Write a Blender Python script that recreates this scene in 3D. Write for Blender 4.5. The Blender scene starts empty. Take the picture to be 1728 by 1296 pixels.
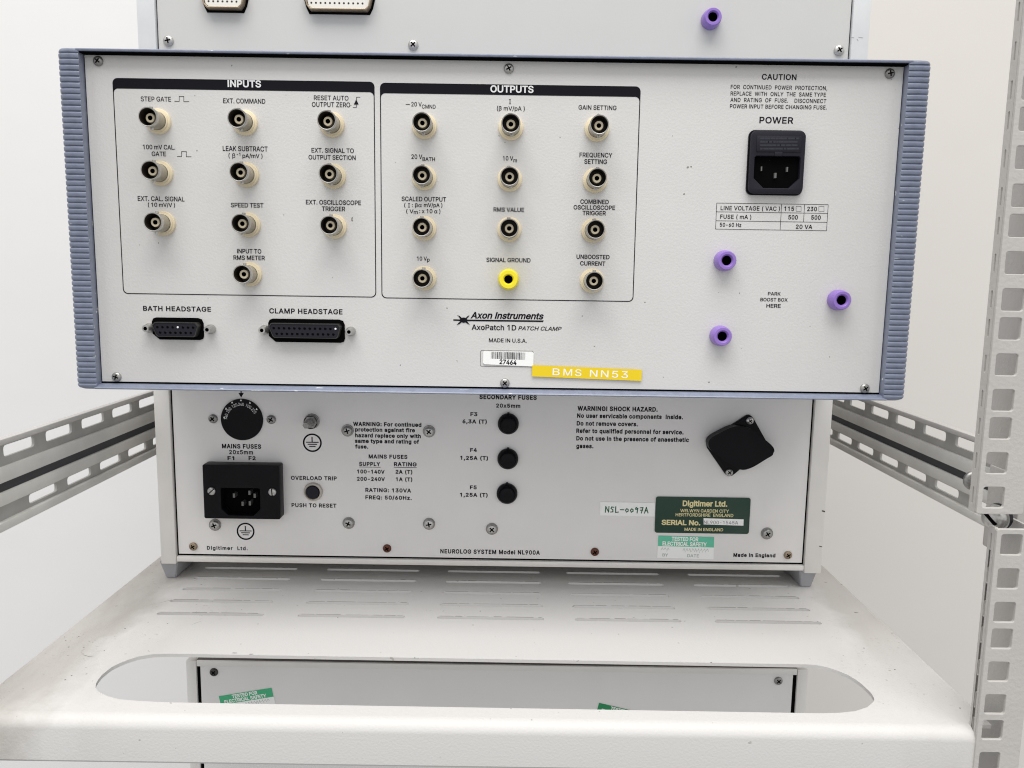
import bpy, bmesh, math, os, random
from mathutils import Matrix, Vector
random.seed(7)
R = math.radians
sc = bpy.context.scene
col = sc.collection

# ------------------------------------------------------------------ camera, world, lights, exposure
CZ = 1.20                                   # camera height
F_PX, PITCH, ROLL = 1350.0, R(7.75), R(0.84)
cam_d = bpy.data.cameras.new('camera'); cam = bpy.data.objects.new('camera', cam_d); col.objects.link(cam)
cam_d.sensor_fit = 'HORIZONTAL'; cam_d.sensor_width = 36.0; cam_d.lens = 36.0 * F_PX / 1728.0
cam_d.clip_start = 0.01; cam_d.clip_end = 50
cam.matrix_world = Matrix.Translation((0, 0, CZ)) @ Matrix.Rotation(R(90) - PITCH, 4, 'X') @ Matrix.Rotation(ROLL, 4, 'Z')
sc.camera = cam

w = bpy.data.worlds.new('World'); sc.world = w; w.use_nodes = True
bg = w.node_tree.nodes['Background']; bg.inputs[0].default_value = (0.98, 0.99, 1.0, 1); bg.inputs[1].default_value = 0.74

_nt = w.node_tree; _tc = _nt.nodes.new('ShaderNodeTexCoord'); _sp = _nt.nodes.new('ShaderNodeSeparateXYZ'); _mr = _nt.nodes.new('ShaderNodeMapRange')
_mr.inputs['From Min'].default_value = -0.6; _mr.inputs['From Max'].default_value = 0.6; _mr.inputs['To Min'].default_value = 0.42; _mr.inputs['To Max'].default_value = 1.02
_nt.links.new(_tc.outputs['Generated'], _sp.inputs[0]); _nt.links.new(_sp.outputs[2], _mr.inputs['Value']); _nt.links.new(_mr.outputs[0], bg.inputs[1])   # a pale room: bright ceiling, dimmer floor
def area(name, loc, target, sx, sy, power, colr=(1, 1, 1)):
    l = bpy.data.lights.new(name, 'AREA'); l.shape = 'RECTANGLE'; l.size = sx; l.size_y = sy; l.energy = power; l.color = colr
    o = bpy.data.objects.new(name, l); col.objects.link(o); o.location = loc
    o.rotation_euler = (Vector(target) - Vector(loc)).to_track_quat('-Z', 'Y').to_euler()
    return o
area('ceiling_lamp', (-0.10, -0.65, 3.70), (0, 0.45, 1.1), 2.6, 1.4, 80, (1, 0.982, 0.958))
sc.view_settings.view_transform = 'Standard'; sc.view_settings.look = 'None'
sc.view_settings.exposure = 0.0; sc.view_settings.gamma = 1.0; sc.view_settings.use_curve_mapping = False
sc.cycles.filter_width = 1.1; sc.cycles.use_adaptive_sampling = False; sc.cycles.max_bounces = 8; sc.cycles.diffuse_bounces = 5

# ------------------------------------------------------------------ measuring helpers
def ray(px, py):
    u = (px - 864) / F_PX; v = -(py - 648) / F_PX
    c, s = math.cos(ROLL), math.sin(ROLL)
    a, b = u * c - v * s, u * s + v * c
    return a, math.cos(PITCH) + b * math.sin(PITCH), -math.sin(PITCH) + b * math.cos(PITCH)
def xz(px, py, Y):                          # a point of the upright plane at depth Y
    a, y, z = ray(px, py); return a * Y / y, CZ + z * Y / y
class Zoom:                                 # measuring a blow-up of the photograph
    def __init__(s, ox, oy, k, Y): s.ox, s.oy, s.k, s.Y = ox, oy, k, Y
    def __call__(s, x, y, Y=None): return xz(s.ox + s.k * x, s.oy + s.k * y, s.Y if Y is None else Y)
    def mm(s, d): return d * s.k * s.Y / F_PX * 1.01

# ------------------------------------------------------------------ materials
def mat(name, colr, rough=0.5, metal=0.0, bump=0.0, bscale=800.0, var=0.0, vscale=12.0, spec=0.5, detail=2.0, coat=0.0, specks=0.0, chips=False):
    m = bpy.data.materials.new(name); m.use_nodes = True
    nt = m.node_tree; p = nt.nodes['Principled BSDF']
    p.inputs['Base Color'].default_value = (*colr, 1); p.inputs['Roughness'].default_value = rough
    p.inputs['Metallic'].default_value = metal; p.inputs['Specular IOR Level'].default_value = spec
    p.inputs['Coat Weight'].default_value = coat
    tc = nt.nodes.new('ShaderNodeTexCoord')
    if bump:
        n = nt.nodes.new('ShaderNodeTexNoise'); n.inputs['Scale'].default_value = bscale; n.inputs['Detail'].default_value = detail
        nt.links.new(tc.outputs['Object'], n.inputs['Vector'])
        b = nt.nodes.new('ShaderNodeBump'); b.inputs['Strength'].default_value = 1.0; b.inputs['Distance'].default_value = bump
        nt.links.new(n.outputs['Fac'], b.inputs['Height']); nt.links.new(b.outputs['Normal'], p.inputs['Normal'])
    if var:
        n = nt.nodes.new('ShaderNodeTexNoise'); n.inputs['Scale'].default_value = vscale; n.inputs['Detail'].default_value = 5
        nt.links.new(tc.outputs['Object'], n.inputs['Vector'])
        r = nt.nodes.new('ShaderNodeMapRange'); r.inputs['From Min'].default_value = 0.3; r.inputs['From Max'].default_value = 0.7
        r.inputs['To Min'].default_value = 1 - var; r.inputs['To Max'].default_value = 1 + var
        nt.links.new(n.outputs['Fac'], r.inputs['Value'])
        h = nt.nodes.new('ShaderNodeHueSaturation'); h.inputs['Color'].default_value = (*colr, 1)
        nt.links.new(r.outputs['Result'], h.inputs['Value']); nt.links.new(h.outputs['Color'], p.inputs['Base Color'])
    src = p.inputs['Base Color'].links[0].from_socket if p.inputs['Base Color'].links else None
    def spots(scale, lo, hi, dark, stretch, src, det=1):
        n = nt.nodes.new('ShaderNodeTexNoise'); n.inputs['Scale'].default_value = scale; n.inputs['Detail'].default_value = det
        mp = nt.nodes.new('ShaderNodeMapping'); mp.inputs['Scale'].default_value = stretch; nt.links.new(tc.outputs['Object'], mp.inputs[0]); nt.links.new(mp.outputs[0], n.inputs['Vector'])
        r = nt.nodes.new('ShaderNodeMapRange'); r.inputs['From Min'].default_value = lo; r.inputs['From Max'].default_value = hi; nt.links.new(n.outputs['Fac'], r.inputs['Value'])
        x = nt.nodes.new('ShaderNodeMix'); x.data_type = 'RGBA'; x.inputs[6].default_value = (*colr, 1); x.inputs[7].default_value = (*dark, 1)
        if src: nt.links.new(src, x.inputs[6])
        nt.links.new(r.outputs[0], x.inputs[0]); nt.links.new(x.outputs[2], p.inputs['Base Color'])
    if specks: spots(360, specks, specks + 0.02, (0.25, 0.23, 0.20), (1, 1, 1), src)
    if chips: spots(330, 0.695, 0.72, (0.62, 0.62, 0.63), (0.28, 1, 1), src, 3)
    return m
def srgb(r, g, b):
    f = lambda c: (c / 255 / 12.92) if c <= 10 else ((c / 255 + 0.055) / 1.055) ** 2.4
    return f(r), f(g), f(b)

M = {}
M['paint'] = mat('textured_grey_paint', (0.645, 0.633, 0.618), 0.55, bump=0.00010, bscale=850, var=0.015, vscale=30, detail=3, specks=0.80)
M['ink'] = mat('black_ink', (0.006, 0.006, 0.010), 0.5, spec=0.12)
M['ink_soft'] = mat('thin_black_ink', (0.04, 0.04, 0.045), 0.5)
M['white_ink'] = mat('white_ink', (0.8, 0.8, 0.8), 0.5)
M['blue'] = mat('blue_grey_trim', srgb(124, 131, 150), 0.30, bump=0.00005, bscale=900, var=0.10, vscale=260, chips=True)
M['black'] = mat('black_plastic', (0.0045, 0.0045, 0.006), 0.40, spec=0.14)
M['black_semi'] = mat('satin_black_plastic', (0.015, 0.015, 0.022), 0.45, bump=0.00004, bscale=1500, spec=0.2)
M['void'] = mat('dark_gap', (0.004, 0.004, 0.004), 0.9, spec=0.0)
M['steel'] = mat('zinc_screw', (0.52, 0.51, 0.49), 0.32, 0.85, var=0.12, vscale=900)
M['dull_steel'] = mat('dull_screw', (0.30, 0.29, 0.28), 0.38, 0.85, var=0.2, vscale=900)
M['dark_steel'] = mat('dark_screw', (0.07, 0.068, 0.065), 0.4, 0.8)
M['rust'] = mat('rusty_screw', (0.14, 0.05, 0.03), 0.6, 0.4, var=0.4, vscale=900)
M['brass'] = mat('tarnished_screw', (0.34, 0.27, 0.19), 0.42, 0.7, var=0.25, vscale=1200)
M['cream'] = mat('cream_plastic', srgb(226, 212, 181), 0.45)
M['nickel'] = mat('nickel_shell', (0.50, 0.485, 0.45), 0.33, 0.85, var=0.12, vscale=500)
def vary(m, amt):                                               # each piece tarnished a little differently
    nt = m.node_tree; p = nt.nodes['Principled BSDF']; oi = nt.nodes.new('ShaderNodeObjectInfo'); r = nt.nodes.new('ShaderNodeMapRange')
    r.inputs['To Min'].default_value = 1 - amt; r.inputs['To Max'].default_value = 1 + amt * 0.5; nt.links.new(oi.outputs['Random'], r.inputs['Value'])
    h = nt.nodes.new('ShaderNodeHueSaturation'); h.inputs['Color'].default_value = p.inputs['Base Color'].default_value
    if p.inputs['Base Color'].links: nt.links.new(p.inputs['Base Color'].links[0].from_socket, h.inputs['Color'])
    nt.links.new(r.outputs[0], h.inputs['Value']); nt.links.new(h.outputs['Color'], p.inputs['Base Color'])
vary(M['nickel'], 0.22); vary(M['cream'], 0.10); vary(M['steel'], 0.25)
M['bore'] = mat('dark_bore', (0.035, 0.027, 0.022), 0.5, 0.3)
M['purple'] = mat('purple_plastic', srgb(144, 113, 192), 0.32)
M['yellow'] = mat('yellow_plastic', srgb(244, 226, 40), 0.4)
M['alu'] = mat('anodised_panel', (0.80, 0.778, 0.762), 0.48, 0.08, bump=0.00002, bscale=2500, var=0.02, vscale=25)
M['alu_frame'] = mat('anodised_frame', (0.78, 0.755, 0.72), 0.42, 0.2, var=0.03, vscale=30)
M['case'] = mat('grey_case', (0.32, 0.31, 0.30), 0.6, var=0.05)
M['shaded_case'] = mat('shaded_brown_case', (0.085, 0.072, 0.068), 0.5, var=0.1)  # case colour darkened to hold the shade under the shelf
M['pin'] = mat('pin_metal', (0.17, 0.165, 0.16), 0.4, 0.6)
M['emboss'] = mat('embossed_black', (0.030, 0.030, 0.042), 0.5, spec=0.3)
M['slot_shade'] = mat('grey_slot_shade', (0.24, 0.22, 0.20), 0.8)
M['fleck'] = mat('dirt_fleck', (0.05, 0.042, 0.035), 0.8)
M['ring'] = mat('beige_ring', (0.50, 0.46, 0.40), 0.4, 0.3)
M['foot'] = mat('grey_plastic_foot', (0.36, 0.365, 0.385), 0.55)
M['top_panel'] = mat('pale_grey_panel', (0.57, 0.565, 0.545), 0.5, bump=0.00002, bscale=900, var=0.015, vscale=20)
M['top_frame'] = mat('silver_frame', (0.74, 0.75, 0.75), 0.4, 0.2, var=0.03, vscale=60)
M['white_plastic'] = mat('white_plastic', (0.78, 0.76, 0.70), 0.45)
M['label'] = mat('white_sticker', (0.93, 0.93, 0.91), 0.35)
M['tape'] = mat('yellow_tape', srgb(238, 207, 22), 0.3)
M['plate_green'] = mat('dark_green_plate', srgb(22, 58, 44), 0.22)
M['plate_gold'] = mat('pale_gold_ink', srgb(226, 214, 160), 0.45)
M['mint'] = mat('mint_green_ink', srgb(100, 196, 164), 0.45)
M['green2'] = mat('green_ink', srgb(70, 178, 128), 0.45)
M['green3'] = mat('deep_green_ink', srgb(24, 140, 84), 0.45)
M['faded'] = mat('faded_ink', srgb(165, 178, 172), 0.5)
M['pen'] = mat('green_pen', srgb(10, 92, 60), 0.5)
M['rail'] = mat('galvanised_rail', (0.60, 0.585, 0.55), 0.48, 0.08, var=0.07, vscale=40)
M['rail_web'] = mat('dull_rail_web', (0.40, 0.39, 0.365), 0.5, 0.1, var=0.12, vscale=60)
M['rubber'] = mat('dark_strip', (0.04, 0.04, 0.045), 0.6)
M['rack'] = mat('cream_rack_paint', (0.49, 0.47, 0.445), 0.55, bump=0.0002, bscale=520, var=0.025, vscale=60, detail=3)
M['wall'] = mat('white_wall', (0.76, 0.75, 0.74), 0.8, bump=0.0012, bscale=9, var=0.012, vscale=2)

def shelf_mat():
    m = mat('shelf_paint', (0.625, 0.61, 0.592), 0.55, bump=0.00012, bscale=800, detail=3, spec=0.35)
    nt = m.node_tree; p = nt.nodes['Principled BSDF']; L = nt.links
    tc = nt.nodes.new('ShaderNodeTexCoord'); sep = nt.nodes.new('ShaderNodeSeparateXYZ'); L.new(tc.outputs['Object'], sep.inputs[0])
    def mr(src, a, b, c, d):
        n = nt.nodes.new('ShaderNodeMapRange'); n.inputs['From Min'].default_value = a; n.inputs['From Max'].default_value = b
        n.inputs['To Min'].default_value = c; n.inputs['To Max'].default_value = d; L.new(src, n.inputs['Value']); return n.outputs['Result']
    def mth(op, a, b):
        n = nt.nodes.new('ShaderNodeMath'); n.operation = op; n.use_clamp = True
        for i, v in enumerate((a, b)):
            if hasattr(v, 'links'): L.new(v, n.inputs[i])
            else: n.inputs[i].default_value = v
        return n.outputs[0]
    def noise(s, d=6, rgh=0.6, stretch=None):
        n = nt.nodes.new('ShaderNodeTexNoise'); n.inputs['Scale'].default_value = s; n.inputs['Detail'].default_value = d; n.inputs['Roughness'].default_value = rgh
        if stretch:
            mp = nt.nodes.new('ShaderNodeMapping'); mp.inputs['Scale'].default_value = stretch; mp.inputs['Rotation'].default_value = (0, 0, 0.5)
            L.new(tc.outputs['Object'], mp.inputs[0]); L.new(mp.outputs[0], n.inputs['Vector'])
        else: L.new(tc.outputs['Object'], n.inputs['Vector'])
        return n.outputs['Fac']
    x = sep.outputs[0]; y = sep.outputs[1]
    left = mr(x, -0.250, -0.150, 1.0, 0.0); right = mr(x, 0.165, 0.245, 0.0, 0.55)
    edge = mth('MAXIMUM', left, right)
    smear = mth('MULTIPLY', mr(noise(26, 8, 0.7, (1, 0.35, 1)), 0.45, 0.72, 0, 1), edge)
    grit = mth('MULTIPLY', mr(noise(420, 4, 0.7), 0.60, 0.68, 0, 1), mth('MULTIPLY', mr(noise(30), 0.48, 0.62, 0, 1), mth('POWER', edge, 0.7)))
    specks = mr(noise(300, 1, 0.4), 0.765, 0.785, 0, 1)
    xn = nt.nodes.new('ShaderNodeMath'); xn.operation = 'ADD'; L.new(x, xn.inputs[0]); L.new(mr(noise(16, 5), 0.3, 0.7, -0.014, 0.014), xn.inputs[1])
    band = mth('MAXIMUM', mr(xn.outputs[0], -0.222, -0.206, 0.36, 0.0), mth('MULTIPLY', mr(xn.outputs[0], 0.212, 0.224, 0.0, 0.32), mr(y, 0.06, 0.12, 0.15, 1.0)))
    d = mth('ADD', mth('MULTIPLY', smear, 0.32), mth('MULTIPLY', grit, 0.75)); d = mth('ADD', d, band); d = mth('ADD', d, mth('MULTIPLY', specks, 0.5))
    mix = nt.nodes.new('ShaderNodeMix'); mix.data_type = 'RGBA'
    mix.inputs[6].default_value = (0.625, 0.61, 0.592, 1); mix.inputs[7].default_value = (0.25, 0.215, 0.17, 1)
    L.new(d, mix.inputs[0]); L.new(mix.outputs[2], p.inputs['Base Color'])
    return m
M['shelf'] = shelf_mat()

# ------------------------------------------------------------------ mesh helpers
ORI = {}                                                        # world position of each object's origin
def thing(name, label, cat, loc, group=None):
    o = bpy.data.objects.new(name, None); col.objects.link(o); o.empty_display_size = 0.02
    o.location = loc; ORI[o] = Vector(loc); o['label'] = label; o['category'] = cat
    if group: o['group'] = group
    return o

class MB:
    def __init__(s): s.bm = bmesh.new(); s.mats = []
    def mi(s, m):
        if m not in s.mats: s.mats.append(m)
        return s.mats.index(m)
    def _tag(s, faces, m):
        i = s.mi(m)
        for f in faces: f.material_index = i
    def box(s, x0, x1, y0, y1, z0, z1, m, bevel=0.0, seg=2):
        r = bmesh.ops.create_cube(s.bm, size=1.0)
        vs = r['verts']
        for v in vs: v.co = Vector(((x0 + x1) / 2 + v.co.x * (x1 - x0), (y0 + y1) / 2 + v.co.y * (y1 - y0), (z0 + z1) / 2 + v.co.z * (z1 - z0)))
        fs = {f for v in vs for f in v.link_faces}
        if bevel:
            es = list({e for v in vs for e in v.link_edges})
            s._tag(fs, m)
            rb = bmesh.ops.bevel(s.bm, geom=es, offset=bevel, segments=seg, profile=0.5, affect='EDGES')
            fs = set(rb['faces'])
        s._tag(fs, m)
    def prism(s, pts, y0, y1, m, inset=0.0):                    # pts in x,z ; front face at y0
        a = [s.bm.verts.new((p[0], y0, p[1])) for p in pts]; b = [s.bm.verts.new((p[0], y1, p[1])) for p in pts]
        n = len(pts); fs = [s.bm.faces.new(a), s.bm.faces.new(list(reversed(b)))]
        for i in range(n): fs.append(s.bm.faces.new((a[i], b[i], b[(i + 1) % n], a[(i + 1) % n])))
        s._tag(fs, m)
        if inset:
            ed = [e for e in fs[0].edges]
            rb = bmesh.ops.bevel(s.bm, geom=ed, offset=inset, segments=3, profile=0.5, affect='EDGES'); s._tag(rb['faces'], m)
    def flat(s, pts, y, m):                                      # flat polygon facing the viewer side (-y)
        f = s.bm.faces.new([s.bm.verts.new((p[0], y, p[1])) for p in pts]); s._tag([f], m)
        f.normal_update()
        if f.normal.y > 0: f.normal_flip()
    def stroke(s, pts, wd, y, m, closed=False):
        n = len(pts); seg = n if closed else n - 1
        for i in range(seg):
            p = Vector(pts[i]); q = Vector(pts[(i + 1) % n]); d = (q - p)
            if d.length < 1e-7: continue
            d.normalize(); k = Vector((-d.y, d.x)) * wd / 2; e = d * wd * 0.45
            s.flat([p - e - k, q + e - k, q + e + k, p - e + k], y - i * 2e-6, m)
    def ring2(s, outer, inner, y, m):
        n = len(outer)
        for i in range(n):
            j = (i + 1) % n; s.flat([outer[i], outer[j], inner[j], inner[i]], y, m)
    def lathe(s, prof, m, c=(0, 0, 0), axis='-Y', seg=28, ellipse=1.0):       # prof: (r, d[, mat]) from back to front
        rings = []
        ax = {'-Y': (Vector((1, 0, 0)), Vector((0, 0, 1)), Vector((0, -1, 0))), '-X': (Vector((0, 1, 0)), Vector((0, 0, 1)), Vector((-1, 0, 0))), 'Z': (Vector((1, 0, 0)), Vector((0, 1, 0)), Vector((0, 0, 1)))}[axis]
        c = Vector(c)
        for q in prof:
            r, d = q[0], q[1]
            if r < 1e-7: rings.append([s.bm.verts.new(c + ax[2] * d)])
            else: rings.append([s.bm.verts.new(c + ax[0] * r * math.cos(2 * math.pi * i / seg) + ax[1] * r * ellipse * math.sin(2 * math.pi * i / seg) + ax[2] * d) for i in range(seg)])
        for k in range(len(rings) - 1):
            a, b = rings[k], rings[k + 1]; mm = prof[k + 1][2] if len(prof[k + 1]) > 2 else m; fs = []
            for i in range(seg):
                j = (i + 1) % seg
                if len(a) == 1 and len(b) == 1: continue
                if len(a) == 1: fs.append(s.bm.faces.new((a[0], b[i], b[j])))
                elif len(b) == 1: fs.append(s.bm.faces.new((a[i], a[j], b[0])))
                else: fs.append(s.bm.faces.new((a[i], a[j], b[j], b[i])))
            s._tag(fs, mm)
    def mesh(s, me, mw, m):
        i = s.mi(m); used = {k for p in me.polygons for k in p.vertices}; vs = [s.bm.verts.new(mw @ v.co) if v.index in used else None for v in me.vertices]
        for p in me.polygons:
            try: f = s.bm.faces.new([vs[k] for k in p.vertices]); f.material_index = i
            except ValueError: pass
    def build(s, name, parent=None, origin=None, smooth=35, recalc=True):
        if recalc: bmesh.ops.recalc_face_normals(s.bm, faces=[f for f in s.bm.faces if len(f.verts) and any(len(e.link_faces) > 1 for e in f.edges)])
        if origin is None:
            cs = [v.co for v in s.bm.verts]
            origin = Vector(((min(c.x for c in cs) + max(c.x for c in cs)) / 2, max(c.y for c in cs), min(c.z for c in cs)))
        origin = Vector(origin)
        bmesh.ops.translate(s.bm, verts=s.bm.verts, vec=-origin)
        me = bpy.data.meshes.new(name); s.bm.to_mesh(me); s.bm.free()
        for m in s.mats: me.materials.append(m)
        if smooth:
            me.polygons.foreach_set('use_smooth', [True] * len(me.polygons)); me.set_sharp_from_angle(angle=R(smooth))
        o = bpy.data.objects.new(name, me); col.objects.link(o)
        ORI[o] = origin
        if parent is not None: o.parent = parent; o.location = origin - ORI[parent]
        else: o.location = origin
        return o
def copy_tree(o, parent, origin):
    c = o.copy(); col.objects.link(c); origin = Vector(origin); ORI[c] = origin
    if parent is not None: c.parent = parent; c.location = origin - ORI[parent]
    else: c.location = origin
    for ch in list(o.children): copy_tree(ch, c, origin + (ORI[ch] - ORI[o]))
    return c

def rrect(x0, x1, z0, z1, r, n=5, corners=(1, 1, 1, 1)):         # corners BL BR TR TL, counter-clockwise
    out = []
    for k, (cx, cz, a0, sx, sz) in enumerate(((x0, z0, 180, 1, 1), (x1, z0, 270, -1, 1), (x1, z1, 0, -1, -1), (x0, z1, 90, 1, -1))):
        rr = r * corners[k] if corners[k] else 1e-6
        for i in range(n + 1):
            a = R(a0 + 90 * i / n); out.append((cx + sx * rr + rr * math.cos(a), cz + sz * rr + rr * math.sin(a)))
    return out
def curve_plate(outer, holes, thick, bevel=0.0):                 # 2D filled sheet with holes -> mesh, centred on z = 0
    cu = bpy.data.curves.new('tmp', 'CURVE'); cu.dimensions = '2D'; cu.fill_mode = 'BOTH'; cu.extrude = thick / 2 - bevel
    cu.bevel_depth = bevel; cu.bevel_resolution = 1; cu.offset = -bevel
    for poly in [outer] + list(holes):
        sp = cu.splines.new('POLY'); sp.points.add(len(poly) - 1); sp.use_cyclic_u = True
        for pt, q in zip(sp.points, poly): pt.co = (q[0], q[1], 0, 1)
    o = bpy.data.objects.new('tmp', cu); col.objects.link(o)
    me = bpy.data.meshes.new_from_object(o.evaluated_get(bpy.context.evaluated_depsgraph_get()))
    bpy.data.objects.remove(o); bpy.data.curves.remove(cu)
    bm = bmesh.new(); bm.from_mesh(me); bmesh.ops.remove_doubles(bm, verts=bm.verts, dist=1e-6); bm.to_mesh(me); bm.free()
    return me
STAND = Matrix(((1, 0, 0, 0), (0, 0, -1, 0), (0, 1, 0, 0), (0, 0, 0, 1)))   # sheet x,y -> x,z ; its +z -> -y
def upright(y): return Matrix.Translation((0, y, 0)) @ STAND

# ------------------------------------------------------------------ lettering
FONT = None
try: FONT = bpy.data.fonts.load(os.path.join(bpy.utils.system_resource('DATAFILES', path='fonts'), 'Inter.woff2'))
except Exception: FONT = None
TC = {}
from mathutils.geometry import delaunay_2d_cdt
def raw_mesh(s, bold, shear, space, fill):
    cu = bpy.data.curves.new('tmp', 'FONT'); cu.body = s; cu.size = 1; cu.offset = bold; cu.shear = shear; cu.space_character = space; cu.resolution_u = 2; cu.fill_mode = fill
    if FONT: cu.font = FONT
    o = bpy.data.objects.new('tmp', cu); col.objects.link(o)
    me = bpy.data.meshes.new_from_object(o.evaluated_get(bpy.context.evaluated_depsgraph_get()))
    bpy.data.objects.remove(o); bpy.data.curves.remove(cu)
    return me
def glyphs(s, bold, shear, space):
    # letters as clean sheets: overlapping outlines of one glyph are merged by winding number
    k = (s, bold, shear, space)
    if k in TC: return TC[k]
    if FONT: s = s.replace('I', '\u0399').replace('l', '\u04cf')           # plain, serifless forms
    me = raw_mesh(s, bold, shear, space, 'NONE')
    vs = [v.co.xy.copy() for v in me.vertices]; nxt = {}
    for ed in me.edges: nxt.setdefault(ed.vertices[0], []).append(ed.vertices[1]); nxt.setdefault(ed.vertices[1], []).append(ed.vertices[0])
    loops = []; seen = set()
    for v0 in range(len(vs)):
        if v0 in seen or v0 not in nxt: continue
        lp = [v0]; seen.add(v0); cur = min(nxt[v0])
        while cur not in seen:
            lp.append(cur); seen.add(cur)
            c = [q for q in nxt[cur] if q not in seen]
            if not c: break
            cur = c[0]
        if len(lp) > 2: loops.append(lp)
    if FONT and '1' in s:                                        # the figure one without its foot
        def foot(lp):
            ys = [vs[i].y for i in lp]; xs = [vs[i].x for i in lp]
            return len(lp) == 4 and abs(max(ys) - min(ys) - 0.0551) < 0.003 and abs(min(ys)) < 0.003 and abs(max(xs) - min(xs) - 0.315) < 0.016
        loops = [lp for lp in loops if not foot(lp)]
    if bold:                                                     # heavier weight: push every outline outwards
        big = max(loops, key=lambda lp: abs(sum(vs[lp[i - 1]].x * vs[lp[i]].y - vs[lp[i]].x * vs[lp[i - 1]].y for i in range(len(lp)))))
        sg = 1 if sum(vs[big[i - 1]].x * vs[big[i]].y - vs[big[i]].x * vs[big[i - 1]].y for i in range(len(big))) > 0 else -1
        new = {}
        for lp in loops:
            n = len(lp)
            for i in range(n):
                p, c, q = vs[lp[i - 1]], vs[lp[i]], vs[lp[(i + 1) % n]]
                d1, d2 = (c - p), (q - c)
                if d1.length < 1e-9 or d2.length < 1e-9: new[lp[i]] = c; continue
                d1 = d1.normalized(); d2 = d2.normalized(); n1 = Vector((d1.y, -d1.x)); n2 = Vector((d2.y, -d2.x)); nn = n1 + n2
                if nn.length < 0.2: nn = n1
                nn = nn.normalized(); new[lp[i]] = c + nn * sg * bold / max(0.55, nn.dot(n1))
        vs = [new.get(i, v) for i, v in enumerate(vs)]
    bb = []
    for lp in loops:
        xs = [vs[i].x for i in lp]; ys = [vs[i].y for i in lp]; bb.append((min(xs), max(xs), min(ys), max(ys)))
    # loops that touch in their boxes form one cluster (about one glyph)
    order = sorted(range(len(loops)), key=lambda i: bb[i][0]); clusters = []; right = -1e9
    for i in order:
        if bb[i][0] <= right: clusters[-1].append(i); right = max(right, bb[i][1])
        else: clusters.append([i]); right = bb[i][1]
    V, Fc = [], []
    for cl in clusters:
        pts, eds, polys = [], [], []
        for i in cl:
            b0 = len(pts); p = [vs[j] for j in loops[i]]; pts += p; n = len(p); polys.append(p)
            eds += [(b0 + q, b0 + (q + 1) % n) for q in range(n)]
        ov, oe, of, _, _, _ = delaunay_2d_cdt(pts, eds, [], 0, 1e-5)
        keep = []
        for f in of:
            c = (ov[f[0]] + ov[f[1]] + ov[f[2]]) / 3; wn = 0
            for p in polys:
                n = len(p)
                for q in range(n):
                    a, b = p[q], p[(q + 1) % n]
                    if (a.y <= c.y) != (b.y <= c.y):
                        cr = (b.x - a.x) * (c.y - a.y) - (c.x - a.x) * (b.y - a.y)
                        if a.y <= c.y and cr > 0: wn += 1
                        elif a.y > c.y and cr < 0: wn -= 1
            if wn: keep.append(f)
        b0 = len(V); V += [(q.x, q.y, 0) for q in ov]; Fc += [[b0 + j for j in f] for f in keep]
    m2 = bpy.data.meshes.new('glyphs'); m2.from_pydata(V, [], Fc); bpy.data.meshes.remove(me)
    used = {i for f in Fc for i in f}; xs = [V[i][0] for i in used]
    TC[k] = (m2, min(xs), max(xs)); return TC[k]
_h = raw_mesh('H', 0, 0, 1, 'NONE'); CAP = max(v.co.y for v in _h.vertices) - min(v.co.y for v in _h.vertices)
def text(mb, s, p0, p1, cap, y, m, bold=0.008, shear=0.0, space=1.0):
    me, a, b = glyphs(s, bold, shear, space)
    p0, p1 = Vector(p0), Vector(p1); d = p1 - p0; L = d.length; ang = math.atan2(d.y, d.x)
    sy = cap / CAP
    mw = Matrix.Translation((p0.x, y, p0.y)) @ STAND @ Matrix.Rotation(ang, 4, 'Z') @ Matrix.Diagonal((L / (b - a), sy, 1, 1)) @ Matrix.Translation((-a, 0, 0))
    mb.mesh(me, mw, m)
def ztext(mb, Z, s, xl, xr, base, cap, y, m, **k):               # level lettering measured in a blow-up
    xc = (xl + xr) / 2; sl = 0.0147
    p0 = Z(xl, base + sl * (xl - xc)); p1 = Z(xr, base + sl * (xr - xc)); zc = (p0[1] + p1[1]) / 2
    heavy = Z.Y > 0.5                                            # the silver unit is printed heavier
    k['bold'] = 0.004 + (0.95 if heavy else 0.68) * k.get('bold', 0.008)
    text(mb, s, (p0[0], zc), (p1[0], zc), Z.mm(cap) * (1.0 if heavy else 0.94), y, m, **k)

# ------------------------------------------------------------------ small hardware
def screw_mb(r, m, turn=0.4, slot=False, washer=0.0, dome=0.55):
    b = MB()
    d0 = 0.0
    if washer:
        b.lathe([(0, 0), (washer, 0), (washer, 0.0006), (washer * 0.96, 0.0008), (r * 0.8, 0.0008)], M['dull_steel'], seg=26); d0 = 0.0008
    h = r * dome
    prof = [(r * 0.97, d0), (r, d0 + h * 0.2), (r * 0.95, d0 + h * 0.5), (r * 0.78, d0 + h * 0.82), (r * 0.52, d0 + h * 0.97), (0, d0 + h)]
    b.lathe(prof, m, seg=26)
    c, s = math.cos(turn), math.sin(turn)
    yy = -(d0 + h + 0.00008); L = r * (0.93 if slot else 0.56); wd = r * (0.24 if slot else 0.26)
    for k in range(1 if slot else 2):
        dx, dz = (c, s) if k == 0 else (-s, c)
        pts = [(-L * dx - wd / 2 * -dz, -L * dz - wd / 2 * dx), (L * dx - wd / 2 * -dz, L * dz - wd / 2 * dx), (L * dx + wd / 2 * -dz, L * dz + wd / 2 * dx), (-L * dx + wd / 2 * -dz, -L * dz + wd / 2 * dx)]
        b.prism(pts, yy + k * 0.00003, -(d0 + h * 0.35), M['void'])
    return b
def screw(parent, x, z, Y, r, m, name='screw', **k):
    o = screw_mb(r, m, **k).build(name, None, origin=(0, 0, 0), smooth=40)
    ORI[o] = Vector((x, Y, z)); o.parent = parent; o.location = ORI[o] - ORI[parent]
    return o

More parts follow.
